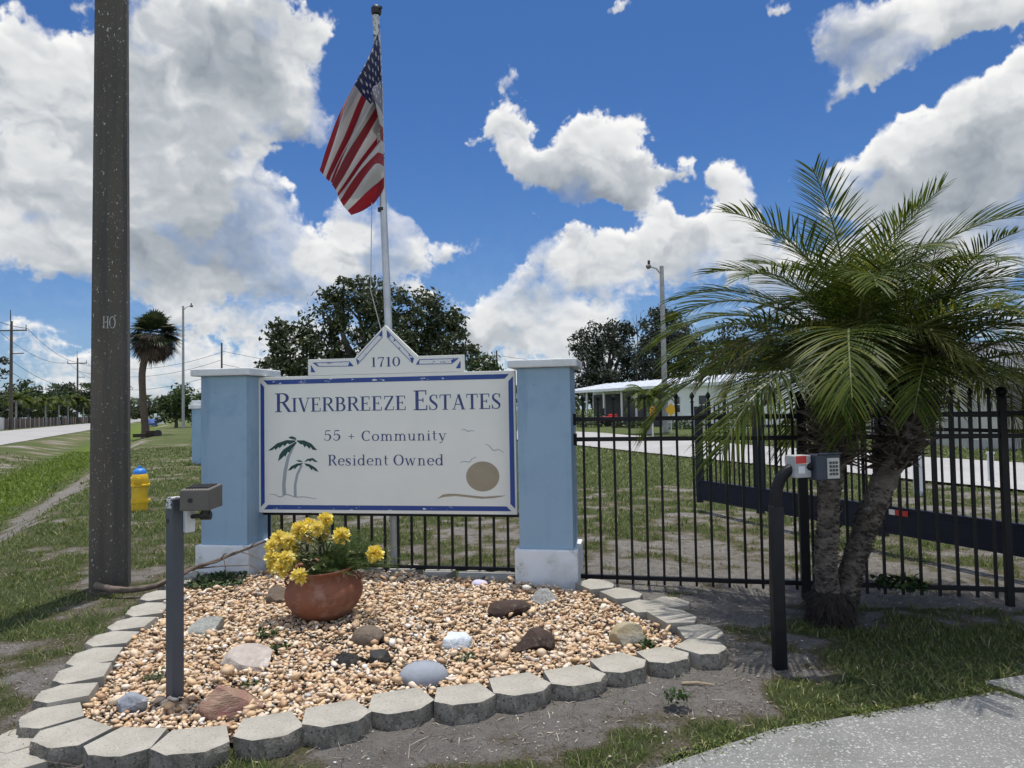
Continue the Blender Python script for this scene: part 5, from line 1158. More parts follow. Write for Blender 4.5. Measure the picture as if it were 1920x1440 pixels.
for k in range(900):                                     # fibrous roots on the foot of the clump
    a = r.uniform(0, 6.28); z = r.uniform(.0, .26); R_ = .135 + .03 * math.sin(z * 12); d = Vector((math.cos(a), math.sin(a), 0)); b = d * (R_ * .97) + Vector((.01, 0, z)); e = b + d * r.uniform(.01, .05) + Vector((r.normal(0, .02), r.normal(0, .02), -r.uniform(.02, .09))); s_ = d.cross(Vector((0, 0, 1))) * r.uniform(.003, .007); o = len(V); V += [tuple(b - s_), tuple(b + s_), tuple(e + s_ * .4), tuple(e - s_ * .4)]; F.append((o, o + 1, o + 2, o + 3))
mesh_np('root_fibre', V, F, M['palm_root'], palm)
# grey old leaf bases clothing the upper trunks
def boots(C, i0, i1, n, R, seed, lenf=1.0):
    r = np.random.default_rng(seed); V = []; F = []
    for k in range(n):
        q = i0 + (i1 - i0) * (k + r.random()) / n; i = int(min(q, len(C) - 2)); c = Vector(C[i]).lerp(Vector(C[i + 1]), q - i); a = k * 2.39996 + r.uniform(-.3, .3); f = (q - i0) / (i1 - i0)
        up = r.uniform(-.35, .25) + .75 * f; d = Vector((math.cos(a), math.sin(a), up)).normalized(); s = d.cross(Vector((0, 0, 1))).normalized(); L = r.uniform(.09, .22) * lenf * (.7 + .6 * f); w = r.uniform(.010, .022); b = c + Vector((math.cos(a), math.sin(a), 0)) * (R * .72); o = len(V); cur = r.uniform(-.04, .08)
        for t, ww in ((0, 1.25), (.35, 1.0), (.7, .7), (1, .25)):
            p = b + d * (L * t) + Vector((0, 0, cur * t * t)) + s * (r.uniform(-.012, .012) * t); V += [tuple(p + s * w * ww), tuple(p + Vector((0, 0, w * ww * .7))), tuple(p - s * w * ww), tuple(p - Vector((0, 0, w * ww * .5)))]
        for j in range(3):
            for m in range(4): F.append((o + j * 4 + m, o + j * 4 + (m + 1) % 4, o + j * 4 + 4 + (m + 1) % 4, o + j * 4 + 4 + m))
    return V, F
for C, tr, i0, i1, n, R, sd_ in ((C1, tr1, 24, 47, 600, .140, 1), (C2, tr2, 21, 47, 560, .128, 2)):
    V, F = boots(C, i0, i1, n, R, sd_); mesh_np('leaf_bases', V, F, M['boot'], tr)
    r = np.random.default_rng(sd_ + 50); V = []; F = []
    for k in range(500):                                 # loose fibre
        q = r.uniform(i0 + 2, i1); i = int(min(q, len(C) - 2)); c = Vector(C[i]); a = r.uniform(0, 6.28); d = Vector((math.cos(a), math.sin(a), r.uniform(-.8, .5))).normalized(); s = d.orthogonal().normalized() * .0018; b = c + d * R * .8; L = r.uniform(.08, .24); o = len(V); m_1 = b + d * L * .5 + Vector((0, 0, -.01)); e1 = b + d * L + Vector((r.normal(0, .03), r.normal(0, .03), -.06))
        V += [tuple(b - s), tuple(b + s), tuple(m_1 + s), tuple(m_1 - s), tuple(e1)]; F += [(o, o + 1, o + 2, o + 3), (o + 3, o + 2, o + 4, o + 4)]
    mesh_np('trunk_fibre', V, F, M['boot'], tr)

def frond_mesh(name, e0, droop, L, leaf_len, seed, mt, nl=58, lift=.22, sag=.22):
    """one feather leaf, growing out along +X and already hanging as its weight asks"""
    r = np.random.default_rng(seed); K = 40; th = e0 - droop * np.linspace(0, 1, K) ** 1.25; ds = L / (K - 1)
    x = np.concatenate([[0], np.cumsum(np.cos(th[:-1]) * ds)]); z = np.concatenate([[0], np.cumsum(np.sin(th[:-1]) * ds)]); yb = r.uniform(-.06, .06) * np.linspace(0, 1, K) ** 2
    V = []; F = []
    for side in (-1, 1):
        for i in range(nl):
            s = .13 + .86 * (i + r.uniform(-.25, .25)) / nl; s = min(.995, s); q = s * (K - 1); k = min(K - 2, int(q)); f = q - k
            c = np.array([x[k] + (x[k + 1] - x[k]) * f, yb[k], z[k] + (z[k + 1] - z[k]) * f]); a = th[k]; t = np.array([math.cos(a), 0, math.sin(a)]); n = np.array([-math.sin(a), 0, math.cos(a)])
            phi = rad(72 - 46 * s + r.normal(0, 4)); d = t * math.cos(phi) + np.array([0, side, 0]) * math.sin(phi) + n * (lift + r.normal(0, .05)); d /= np.linalg.norm(d)
            ll = leaf_len * (math.sin(math.pi * (.12 + .80 * s)) ** .75) * r.uniform(.90, 1.08); w = .0043 * r.uniform(.9, 1.15); wd = t - d * np.dot(t, d); wd /= np.linalg.norm(wd) + 1e-9; o = len(V)
            for j in range(5):
                u = j / 4; p = c + d * (ll * u) + np.array([0, 0, -1]) * (sag * ll * u * u); ww = w * (.55, 1.0, .95, .68, .08)[j]; V += [p + wd * ww, p - wd * ww]
            for j in range(4): F.append((o + j * 2, o + j * 2 + 1, o + j * 2 + 3, o + j * 2 + 2))
    nb = len(F); mb = MB(); R = [.0085 * (1 - .85 * i / (K - 1)) + .001 for i in range(K)]
    mb.tube([(x[i], yb[i], z[i]) for i in range(0, K, 3)], R[::3], 5, cap=False)
    o = len(V); V = [tuple(map(float, p)) for p in V] + mb.v; F = F + [tuple(i + o for i in f) for f in mb.f]
    me = bpy.data.meshes.new(name); me.from_pydata(V, [], F); me.materials.append(mt); me.materials.append(M['rachis']); me.polygons.foreach_set('material_index', [0] * nb + [1] * (len(F) - nb)); return me
PROTO = []
for k, (e0, dr) in enumerate(((84, 58), (74, 76), (62, 90), (48, 96), (34, 96), (20, 94), (6, 86), (-8, 74), (-22, 60))):
    for s in range(3):
        old = k >= 6; PROTO.append((e0, frond_mesh('frond', rad(e0), rad(dr + s * 8 - 8), 1.24 - .02 * k, .335, k * 7 + s, M['frond_old'] if (old or (k == 5 and s == 0)) else M['frond'], sag=.16 + .05 * k)))
def crown(C, n, seed, scale, span=(86, -22), skew=0.0):
    r = np.random.default_rng(seed); top = Vector(C[-1]) - Vector((0, 0, .13))
    for i in range(n):
        f = (i + .5) / n; e = span[0] + (span[1] - span[0]) * f ** .85; k = min(range(0, len(PROTO), 3), key=lambda j: abs(PROTO[j][0] - e)); me = PROTO[k + r.integers(0, 3)][1]
        c = top + Vector((0, 0, -.30 * f)); ob = link('frond', me, palm, c); s = scale * r.uniform(.88, 1.08) * (.82 + .25 * min(1, f * 3)); ob.scale = (s, s, s); ob.rotation_euler = (r.normal(0, .06), r.normal(0, .05), i * 2.39996 + seed + r.normal(0, .12))
crown(C1, 38, 3, 1.34, (86, 34)); crown(C2, 30, 8, 1.20, (82, 26))
for C, az, pr, s, dz in ((C1, 3.2, 18, 1.06, .14), (C1, 2.75, 15, 1.12, .06), (C1, 3.4, 21, 1.05, .05), (C1, 5.12, 15, .84, .02), (C1, 4.72, 9, .80, .22), (C1, 2.2, 16, 1.0, -.05), (C2, -.15, 21, 1.1, -.05), (C2, .1, 22, 1.05, -.1), (C2, -.4, 21, 1.0, .0), (C2, .25, 15, 1.1, -.05)):
    ob = link('frond', PROTO[pr][1], palm, Vector(C[-1]) + Vector((0, 0, dz))); ob.scale = (s, s, s); ob.rotation_euler = (random.uniform(-.06, .06), 0, az)
# thick clusters of small fruit and dead flower stalks in the middle of both crowns
def fruit(C, seed, n):
    r = np.random.default_rng(seed); V0, F0 = icosphere(1); top = Vector(C[-1])
    for b in range(n):
        a = r.uniform(0, 6.28); el = r.uniform(-.5, .9); d = Vector((math.cos(a) * math.cos(el), math.sin(a) * math.cos(el), math.sin(el))); c = top + d * r.uniform(.20, .42) + Vector((0, 0, -.06)); m = 150; P = np.array(c) + r.normal(0, 1, (m, 3)) * np.array([.085, .085, .12]); sz = r.uniform(.005, .0095, m)
        V = (V0[None] * sz[:, None, None] + P[:, None]).reshape(-1, 3); F = (F0[None] + (np.arange(m) * len(V0))[:, None, None]).reshape(-1, 3); ob = mesh_np('fruit_cluster', V, F, M['fruit'], palm); ob['kind'] = 'stuff'
        mb = MB()
        for k in range(0, m, 3): e2 = Vector(P[k]); mb.tube([top + d * .05, top.lerp(e2, .6) + Vector((0, 0, .04)), e2], [.004, .0022, .0012], 3, cap=False)
        mb.build('fruit_stalks', M['dry_stem'], ob)
fruit(C1, 4, 8); fruit(C2, 6, 7)
# ------------------------------------------------------------------ trees
def leaf_cloud(P, size, seed, flat=.0):
    """diamond shaped leaves at the points P"""
    r = np.random.default_rng(seed); n = len(P); a = r.normal(size=(n, 3)); a /= np.linalg.norm(a, axis=1, keepdims=True); b = r.normal(size=(n, 3)); b -= a * (a * b).sum(1, keepdims=True); b /= np.linalg.norm(b, axis=1, keepdims=True)
    s = size * r.uniform(.6, 1.3, (n, 1)); V = np.stack([P - a * s, P + b * s * .45, P + a * s, P - b * s * .45], 1).reshape(-1, 3); return V, np.arange(n * 4).reshape(n, 4)
def broad_tree(name, x, y, lobes, label, nleaf, lsize, mt, tr_r=.25, cat='tree', group=None, seed=0, clump=.55, limb=True, z0=None):
    """lobes: (dx, dz, rx, rz) round the foot; leaves gather in clumps near the outside of the lobes"""
    r = np.random.default_rng(seed); z0 = float(gz(x, y)) if z0 is None else z0; e = empty(name, (x, y, z0), 0, label, cat, group)
    L3 = [(dx, r.uniform(-.5, .5) * rx, dz, rx, rx * .9, rz) for dx, dz, rx, rz in lobes]; vol = np.array([l[3] * l[4] * l[5] for l in L3]) ** .72; pr = vol / vol.sum(); pts = []; cl = []
    ncl = max(12, int(nleaf / 46))
    for i in range(ncl):
        l = L3[r.choice(len(L3), p=pr)]; d = r.normal(size=3); d /= np.linalg.norm(d); q = r.uniform(.25, 1.0) ** .45 * r.uniform(.86, 1.10); c = np.array([l[0] + d[0] * l[3] * q, l[1] + d[1] * l[4] * q, l[2] + d[2] * l[5] * q]); cl.append(c); k = int(r.uniform(25, 68)); sp = clump * r.uniform(.55, 1.15); pts.append(c + r.normal(0, 1, (k, 3)) * sp * np.array([.55, .55, .36]))
    P = np.concatenate(pts); P = P[P[:, 2] > .15]; rq = np.min(np.stack([((P[:, 0] - l[0]) / l[3]) ** 2 + ((P[:, 1] - l[1]) / l[4]) ** 2 + ((P[:, 2] - l[2]) / l[5]) ** 2 for l in L3]), 0); P = P[rq < 1.75]; V, F = leaf_cloud(P, lsize, seed + 1); mesh_np('crown', V, F, mt, e)
    mb = MB(); zt = min(l[2] for l in L3); fork = Vector((L3[0][0] * .1, 0, max(.8, zt * .55))); mb.tube([(0, 0, -.3), (.05, 0, fork.z * .5), fork], [tr_r * 1.25, tr_r, tr_r * .85], 10, jit=.12)
    if limb:
        for l in L3:
            c = Vector((l[0], l[1], l[2])); m = fork.lerp(c, .5) + Vector((r.normal(0, .2), r.normal(0, .2), .25)); mb.tube([fork, m, c], [tr_r * .55, tr_r * .35, tr_r * .12], 6, jit=.1)
            for _ in range(5):
                t = Vector(cl[r.integers(0, len(cl))])
                if (t - c).length < max(l[3], l[5]) * 1.5: mb.tube([m.lerp(c, .5), (c + t) / 2 + Vector((0, 0, .1)), t], [tr_r * .2, tr_r * .11, tr_r * .04], 5)
    mb.build('trunk', M['bark'], e, smooth=60); return e
def lob(u, v, rx, ry, Y, x0, z0=0.0):                    # a lobe of crown as surveyed: centre and half sizes
    p = at(u, v, Y); k = Y / FPX; return (p[0] - x0, p[2] - z0, rx * k, ry * k)
OY = 29.0; ox = float(at(700, 700, OY)[0])
oak = [lob(*q, OY, ox) for q in ((560,640,52,40),(530,690,44,34),(610,590,44,42),(665,555,46,34),(725,575,52,46),(790,585,46,42),(650,640,60,50),(740,640,66,50),(830,620,44,40),(855,660,40,34),(600,690,60,40),(700,700,80,40),(800,690,66,40),(850,605,20,20),(622,556,20,18))]
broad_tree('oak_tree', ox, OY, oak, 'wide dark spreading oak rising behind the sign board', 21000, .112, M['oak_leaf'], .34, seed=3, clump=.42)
bx_ = float(at(905, 700, 46)[0]); broad_tree('bushy_tree', bx_, 46, [lob(*q, 46, bx_) for q in ((890,690,34,22),(915,684,24,20),(905,720,50,30))], 'small bushy green tree low at the right edge of the oak', 1700, .17, M['hedge_leaf'], .15, seed=5)
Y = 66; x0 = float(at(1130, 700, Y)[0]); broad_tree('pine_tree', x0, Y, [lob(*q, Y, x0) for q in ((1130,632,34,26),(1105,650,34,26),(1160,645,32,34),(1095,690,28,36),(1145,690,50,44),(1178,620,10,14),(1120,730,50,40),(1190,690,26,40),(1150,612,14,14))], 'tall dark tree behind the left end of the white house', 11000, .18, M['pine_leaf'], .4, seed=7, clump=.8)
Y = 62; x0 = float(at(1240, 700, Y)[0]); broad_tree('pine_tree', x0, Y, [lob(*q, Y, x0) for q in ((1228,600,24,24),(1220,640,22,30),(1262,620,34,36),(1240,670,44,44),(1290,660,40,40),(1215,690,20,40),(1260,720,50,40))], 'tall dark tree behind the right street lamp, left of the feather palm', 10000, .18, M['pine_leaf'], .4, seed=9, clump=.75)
mb = MB(); b = at(1197, 745, 64); pts = [at(1197, 745, 64), at(1194, 690, 64), at(1196, 640, 64), at(1193, 590, 64)]; mb.tube([Vector(p - b) for p in pts], [.09, .07, .05, .015], 6)
for (u0, v0), (u1, v1) in (((1196, 650), (1206, 612)), ((1195, 630), (1186, 596)), ((1194, 690), (1206, 655)), ((1196, 612), (1202, 584))): mb.tube([Vector(at(u0, v0, 64) - b), Vector(at((u0 + u1) / 2 + 2, (v0 + v1) / 2, 64) - b), Vector(at(u1, v1, 64) - b)], [.04, .03, .012], 5)
b0 = b.copy(); dz = b[2] - float(gz(b[0], 64)); mb.tube([(0, 0, -dz - .2), (0, 0, 0)], [.13, .09], 6); tag(mb.build('bare_tree', M['bark'], loc=tuple(b0)), 'thin leafless tree between the two tall dark trees', 'tree')
Y = 70
for i, (us, lb) in enumerate((([(1350,670,60,40),(1400,650,60,50),(1370,710,70,40)], 'dark tree seen below the left fronds of the feather palm, behind the white house'), ([(1480,660,70,50),(1540,670,60,40),(1500,710,90,40)], 'dark tree directly behind the white house gable'), ([(1660,690,80,46),(1740,680,60,40),(1700,720,90,40)], 'dark tree behind the feather palm, right of the white house'), ([(1835,668,50,24),(1880,690,60,30),(1800,690,50,30)], 'dark tree just left of the grey metal roof'))):
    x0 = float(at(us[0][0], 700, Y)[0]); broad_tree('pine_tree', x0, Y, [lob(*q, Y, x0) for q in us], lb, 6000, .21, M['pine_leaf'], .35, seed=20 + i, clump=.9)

# far side of the road: trees, low palms, fence, poles
grp = 'trees across the road'
for i, (u, top, hw, mt, lb) in enumerate(((-40, 668, 75, 'pine_leaf', 'dark tree at the left frame edge behind the first wooden pole'), (40, 715, 40, 'hedge_leaf', 'rounded green tree right of the first wooden pole across the road'), (92, 728, 34, 'hedge_leaf', 'low green tree midway between the two wooden poles'), (130, 724, 30, 'oak_leaf', 'darker green tree just left of the second wooden pole'), (168, 722, 30, 'hedge_leaf', 'green tree just right of the second wooden pole, at the concrete pole edge'), (215, 728, 34, 'oak_leaf', 'green tree hidden mostly behind the concrete pole across the road'))):
    Y = 112 + i * 14; X = float(at(u, 760, Y)[0]); k = Y / FPX; H_ = 1.5 + (784 - top) * k
    lbs = [(r_ * hw * k, H_ * f, hw * k * .55, H_ * .24) for r_, f in ((-.5, .62), (.45, .58), (0, .76), (-.75, .38), (.7, .36), (0, .4), (.2, .85), (-.3, .80))]
    broad_tree('roadside_tree', X, Y, lbs, lb, 2600, .34, M[mt], .25, group=grp, seed=40 + i, clump=1.0)
def small_palm(x, y, h, label, seed, fr=1.9, group=None, n=16, mt='frond'):
    r = np.random.default_rng(seed); z = float(gz(x, y)); e = empty('young_palm', (x, y, z), 0, label, 'palm tree', group); mb = MB(); mb.tube([(0, 0, -.2), (.05, 0, h * .5), (.02, 0, h)], [.15, .12, .10], 8); mb.build('trunk', M['galv'], e, smooth=60)
    V = []; F = []
    for i in range(n):
        a = i * 2.4 + r.uniform(-.3, .3); e0 = r.uniform(.2, 1.35); K = 9; P = []; th = e0; p = np.array([0., 0, h])
        for k in range(K): P.append(p.copy()); p = p + np.array([math.cos(a) * math.cos(th), math.sin(a) * math.cos(th), math.sin(th)]) * fr / K; th -= 1.9 / K
        for k in range(1, K):
            for s in (-1, 1):
                for q in (0, .33, .66):
                    c = P[k - 1] + (P[k] - P[k - 1]) * q; t = P[k] - P[k - 1]; t /= np.linalg.norm(t); sd_ = np.cross(t, [0, 0, 1.0]); sd_ /= np.linalg.norm(sd_) + 1e-9; d = sd_ * s * .75 + t * .55 + np.array([0, 0, -.35]); ll = fr * .26 * (1 - .4 * k / K); o = len(V); w = t * .022 * fr; V += [c - w, c + w, c + d * ll]; F.append((o, o + 1, o + 2, o + 2))
    F = [(a, b, c, c) for a, b, c, _ in F]; V = np.array(V); me = bpy.data.meshes.new('crown'); me.from_pydata([tuple(v) for v in V], [], [f[:3] for f in F]); me.materials.append(M[mt]); link('crown', me, e); return e
for i, (u, top, lb) in enumerate(((30, 735, 'pale trunked small palm just right of the first wooden pole'), (52, 745, 'pale trunked small palm, second from the first wooden pole'), (85, 742, 'pale trunked small palm left of the gap in the roadside palms'), (110, 745, 'pale trunked small palm right of the gap in the roadside palms'), (127, 735, 'tallest small palm, with upright fronds left of the second wooden pole'), (156, 742, 'small palm right of the second wooden pole'))):
    Y = 104 + i * 10; X = float(at(u, 760, Y)[0]); small_palm(X, Y, 1.5 + (784 - top - 14) * Y / FPX, lb, 60 + i, 3.0, 'small palms across the road')
fa, fb = rp(20.6, 85), rp(20.6, 260); fl = np.linalg.norm(fb - fa); fdir = (fb - fa) / fl
rf = empty('roadside_fence', (fa[0], fa[1], float(gz(*fa))), math.atan2(fdir[1], fdir[0]), 'low brown board fence with pale posts along the far side of the road', 'fence')
mb = MB(); mb.box((fl / 2, 0, .75), (fl, .06, 1.5)); mb.build('board_panel', M['fence_wood'], rf)
pm = MB(); pm.box((0, -.06, .8), (.14, .08, 1.65)); o_ = pm.build('fence_post', M['fence_white']); pmm = o_.data; bpy.data.objects.remove(o_)
for i in range(44): link('fence_post', pmm, rf, (i * 4.0 + 1, 0, 0))
mb = MB(); mb.box((5, -.10, .8), (10, .05, 1.62)); mb.build('white_panel', M['fence_white'], rf)
def wood_pole(u, vt, vb, Y, label, arm=True, z0=None, mt='wood_pole'):
    p = at(u, vb, Y); t = at(u, vt, Y); zb = float(gz(p[0], Y)); h = t[2] - zb; e = empty('wooden_pole', (p[0], Y, zb), 0, label, 'utility pole', 'wooden utility poles'); mb = MB(); mb.tube([(0, 0, -.3), (0, 0, h)], [.24, .15], 10); mb.build('shaft', M[mt], e, smooth=50)
    if arm:
        mb = MB(); mb.box((0, -.2, h - 1.3), (4.4, .14, .16)); mb.build('cross_arm', M[mt], e); mb = MB()
        for q in (-2.1, 2.1, 0): mb.tube([(q, -.2, h - 1.25 if q else h), (q, -.2, h - .55 if q else h + 1.5)], [.07, .05], 6)
        mb.build('insulators', M['lamp_black'], e)
        mb = MB(); mb.box((.9, -.2, h - 4.4), (1.8, .10, .12)); mb.build('lower_arm', M[mt], e)
    return np.array([p[0], Y, zb + h])
t1 = wood_pole(20, 602, 798, 95, 'nearest wooden utility pole with cross arm at the far left'); t2 = wood_pole(145, 671, 792, 160, 'second wooden utility pole with cross arm, left of the concrete pole'); t3 = wood_pole(416, 643, 780, 134, 'dark pole top rising behind the left blue pillar', False); t4 = wood_pole(933, 657, 772, 144, 'thin pole between the oak and the right blue pillar', False)
wires = empty('power_lines', (0, 0, 0), 0, 'thin sagging power lines strung between the wooden utility poles', 'power lines')
def wire(a, b, sag, r=.035):
    mb = MB(); a, b = Vector(a), Vector(b); P = []
    for i in range(21): t = i / 20; p = a.lerp(b, t); p.z -= sag * 4 * t * (1 - t); P.append(p)
    mb.tube(P, r, 4); mb.build('wire', M['cable'], wires)
t0 = t1 + (t1 - t2) * .7
for dz, dx in ((-1.0, -2.1), (-1.0, 2.1), (-5.5, .3), (-7.0, .2), (-9.0, .2)):
    o3 = np.array([dx, 0, dz])
    wire(t0 + o3, t1 + o3, 1.2); wire(t1 + o3, t2 + o3, 1.6); wire(t2 + o3, t2 + (t2 - t1) * 1.3 + o3, 1.6)
for dz in (-1.2, -3.0, -6.0, -8.2, -10.0): wire(t2 + np.array([0, 0, dz]), t3 + np.array([0, 0, dz * .8 - .8]), 2.2)
wire(t3 + np.array([0, 0, -1.5]), t4 + np.array([0, 0, -1.0]), 3.0); wire(t3 + np.array([0, 0, -4]), t4 + np.array([0, 0, -3.5]), 3.0); wire(t4 + np.array([0, 0, -1]), t4 + np.array([60, 30, -1]), 2)

# cabbage palm by the left verge
SY = 56.0; sp_ = at(268, 812, SY); sx_ = float(sp_[0]); sz_ = float(gz(sx_, SY)); stop_ = float(at(268, 632, SY)[2]) - sz_
sab = empty('cabbage_palm', (sx_, SY, sz_), 0, 'tall fan palm with a round crown and brown skirt beside the road', 'palm tree')
mb = MB(); P = [Vector((0.25, 0, -.3)), Vector((.18, 0, .9)), Vector((.05, 0, stop_ * .3)), Vector((-.02, 0, stop_ * .7)), Vector((.85, 0, stop_))]; C_ = crv_v([tuple(p) for p in P], 6); mb.tube(C_, list(np.interp(np.linspace(0, 1, len(C_)), [0, .1, .3, 1], [.52, .34, .27, .25])), 10, jit=.1); mb.build('trunk', M['sabal_trunk'], sab, smooth=60)
def fan(c, d, R, V, F, r, n=26):
    d = d / np.linalg.norm(d); s = np.cross(d, [0, 0, 1.0]); s /= np.linalg.norm(s) + 1e-9; n_ = np.cross(s, d)
    for i in range(n):
        a = (i / (n - 1) - .5) * 3.9; t = d * math.cos(a) + s * math.sin(a); t = t + n_ * .18 * abs(a); q = c + d * (R * .55); L = R * (.75 - .12 * abs(a)) * r.uniform(.85, 1.1); w = np.cross(t, n_); w = w / (np.linalg.norm(w) + 1e-9) * R * .035; o = len(V); e = q + t * L + np.array([0, 0, -1]) * (.22 * L * (1 + abs(a) * .4)); m = q + t * L * .55; V += [q, m + w, e, m - w]; F.append((o, o + 1, o + 2, o + 3))
r = np.random.default_rng(9); top = np.array([.85, 0, stop_ + .15])
for nm, n, e0, e1, R, mt in (('crown', 70, 1.45, -.45, 1.75, 'sabal'), ('dead_skirt', 60, .05, -1.3, 1.75, 'sabal_dead')):
    V = []; F = []
    for i in range(n):
        a = i * 2.39996; e = e0 + (e1 - e0) * ((i + .5) / n) ** .8; e += r.normal(0, .22); d = np.array([math.cos(a) * math.cos(e), math.sin(a) * math.cos(e), math.sin(e)]); fan(top + d * .15, d, R * r.uniform(.85, 1.05), V, F, r)
    mesh_np(nm, V, F, M[mt], sab)
cv_ = at(288, 806, 53); e = empty('culvert', (float(cv_[0]), 53, float(gz(cv_[0], 53))), .4, 'dark drain culvert with concrete headwall beside the fan palm', 'culvert'); mb = MB(); mb.box((0, 0, .15), (1.0, .4, .5)); mb.build('headwall', M['soil'], e); mb = MB(); mb.tube([(.3, -.5, .2), (.3, .15, .2)], .26, 14); mb.build('pipe', M['lamp_black'], e); mb = MB(); mb.box((-.9, -.4, .08), (.8, .4, .25), rz=.5); mb.build('wing_wall', M['soil'], e)

# street lamps
def street_lamp(u, vt, Y, label, arm_dir, arm_px, mt='galv', seed=0):
    p = at(u, 800, Y); zb = float(gz(p[0], Y)); h = float(at(u, vt, Y)[2]) - zb; k = Y / FPX; e = empty('street_lamp', (float(p[0]), Y, zb), 0, label, 'street lamp', 'street lamps'); mb = MB(); mb.tube([(0, 0, -.2), (0, 0, h)], [.17, .11], 10); mb.build('pole_shaft', M[mt], e, smooth=50); a = arm_px * k * arm_dir
    mb = MB(); mb.tube([(0, 0, h - .5), (a * .35, 0, h - .12), (a * .75, 0, h - .02)], [.05, .045, .04], 8); mb.build('arm', M[mt], e, smooth=50)
    mb = MB(); mb.tube([(a * .7, 0, h - .02), (a * .82, 0, h), (a, 0, h - .03), (a * 1.04, 0, h - .05)], [.05, .14, .12, .03], 8); mb.build('lamp_head', M['lamp_brown'], e, smooth=50); mb = MB(); mb.tube([(a * .85, 0, h + .1), (a * .85, 0, h + .32)], .07, 8); mb.build('photocell', M['lamp_black'], e)
street_lamp(343.5, 574, 80, 'tall grey street lamp standing left of the left blue pillar', 1, 18); street_lamp(1248, 499, 38, 'tall grey street lamp in front of the white house', -1, 28)

# hedges and cars toward the end of the road
for i, (us, Y, mt, lb) in enumerate((([(330,760,30,28),(350,745,26,22),(318,775,26,18),(362,770,26,26)], 88, 'hedge_leaf', 'dense dark green tree clump right behind the left street lamp'), ([(385,758,26,22),(410,765,30,20)], 96, 'hedge_leaf', 'low tree partly hidden behind the left blue pillar'), ([(300,768,20,12),(280,770,22,12),(255,772,30,12)], 190, 'oak_leaf', 'hazy far tree clump where the road ends'))):
    x0 = float(at(us[0][0], 770, Y)[0]); broad_tree('tree_clump', x0, Y, [lob(*q, Y, x0, float(gz(x0, Y))) for q in us], lb, 3000, .26 if i < 2 else .5, M[mt], .2, seed=80 + i, clump=.8, limb=False)
def car(x, y, rz, mt, label, kind='parked_car', van=False):
    e = empty(kind, (x, y, float(gz(x, y))), rz, label, 'van' if van else 'car')
    if van: side = [(-2.6, .35), (2.5, .35), (2.6, .9), (2.2, 1.2), (1.7, 2.2), (-2.6, 2.3)]
    else: side = [(-2.2, .35), (2.2, .35), (2.25, .75), (1.9, .95), (1.0, 1.02), (.4, 1.45), (-1.0, 1.48), (-1.7, 1.05), (-2.2, .95)]
    mb = MB(); mb.slab(side, -.9, .9); mb.build('body', M[mt], e, bevel=.06, smooth=40)
    mb = MB(); ws = [(1.0, 1.3), (1.65, 1.3), (1.5, 1.9), (1.0, 1.95)] if van else [(.85, 1.04), (.35, 1.40), (-.95, 1.42), (-1.5, 1.08)]; mb.slab(ws, -.915, .915); mb.build('window', M['glass_dark'], e)
    for a in (-1.4, 1.4):
        for b in (-.85, .85): mb = MB(); mb.tube([(a, b - .1, .33), (a, b + .1, .33)], .33, 18); w = mb.build('wheel', M['lamp_black'], e, smooth=40); mb = MB(); mb.tube([(a, b - .11, .33), (a, b + .11, .33)], .19, 12); mb.build('rim', M['galv'], w)
c_ = at(284, 785, 120); car(float(c_[0]), 120, 2.0, 'car_blue', 'blue car far down the road beyond the fan palm')
c_ = at(300, 782, 132); car(float(c_[0]), 132, 2.0, 'van_white', 'white van far down the road behind the blue car', 'parked_van', True)

# blue boundary pillars farther along the verge
for u, Y, lb in ((371, 21.7, 'blue boundary pillar next behind the left sign pillar, along the verge'), (366.5, 43, 'farthest blue boundary pillar along the verge, smaller and further back')):
    p = at(u + (12 if Y < 30 else 6), 800, Y); zb = float(gz(p[0], Y)); e = empty('pillar', (float(p[0]), Y, zb), -rad(10), lb, 'pillar', 'blue stucco pillars'); s = .5 if Y < 30 else .55; zt = float(at(370, 766 if Y < 30 else 758, Y)[2]) - zb
    mb = MB(); mb.box((0, 0, zt / 2 - .1), (s, s, zt + .2)); mb.build('shaft', M['blue_stucco'], e, bevel=.006); mb = MB(); mb.box((0, 0, zt + .05), (s + .14, s + .14, .12)); mb.box((0, 0, zt + .17), (s + .02, s + .02, .12)); mb.build('cap', M['cap_white'], e, bevel=.01)

# ------------------------------------------------------------------ white manufactured home behind the drive
def gzz(x, y): return float(gz(x, y))
hc = np.array([13.5, 42.0]); ha = math.atan2(.908, -.42)     # local x runs back along the long wall, local -y is into the house
HZ = .15; house = empty('white_house', (hc[0], hc[1], HZ), ha, 'long low white manufactured home with white metal roof and dark screened porch', 'house')
HL, HWD, EH, RH = 21.0, 8.2, 2.78, 3.42
# local frame: +x along the long wall away from the near corner; the house lies on the -y side
mb = MB(); mb.box((3.6, -HWD / 2, EH / 2), (7.2, HWD, EH)); mb.box((14.1, -HWD / 2 - 1.3, EH / 2), (13.8, HWD - 2.6, EH - .01)); mb.add([(-.003, 0, EH), (-.003, -HWD, EH), (-.003, -HWD / 2, RH - .05), (.1, 0, EH), (.1, -HWD, EH), (.1, -HWD / 2, RH - .05)], [(0, 1, 2), (3, 5, 4), (0, 2, 5, 3), (1, 4, 5, 2)]); mb.build('wall', M['wall_white'], house)
mb = MB(); ov = .35
for a, b in (((ov, EH - .06), (-HWD / 2, RH)), ((-HWD - ov, EH - .06), (-HWD / 2, RH))):
    V = [(-ov, a[0], a[1]), (HL, a[0], a[1]), (HL, b[0], b[1]), (-ov, b[0], b[1])]; V = V + [(x, y, z + .09) for x, y, z in V]; mb.add(V, [(0, 1, 2, 3), (7, 6, 5, 4), (0, 4, 5, 1), (1, 5, 6, 2), (2, 6, 7, 3), (3, 7, 4, 0)])
rf_ = mb.build('roof', M['roof_white'], house); mb = MB()
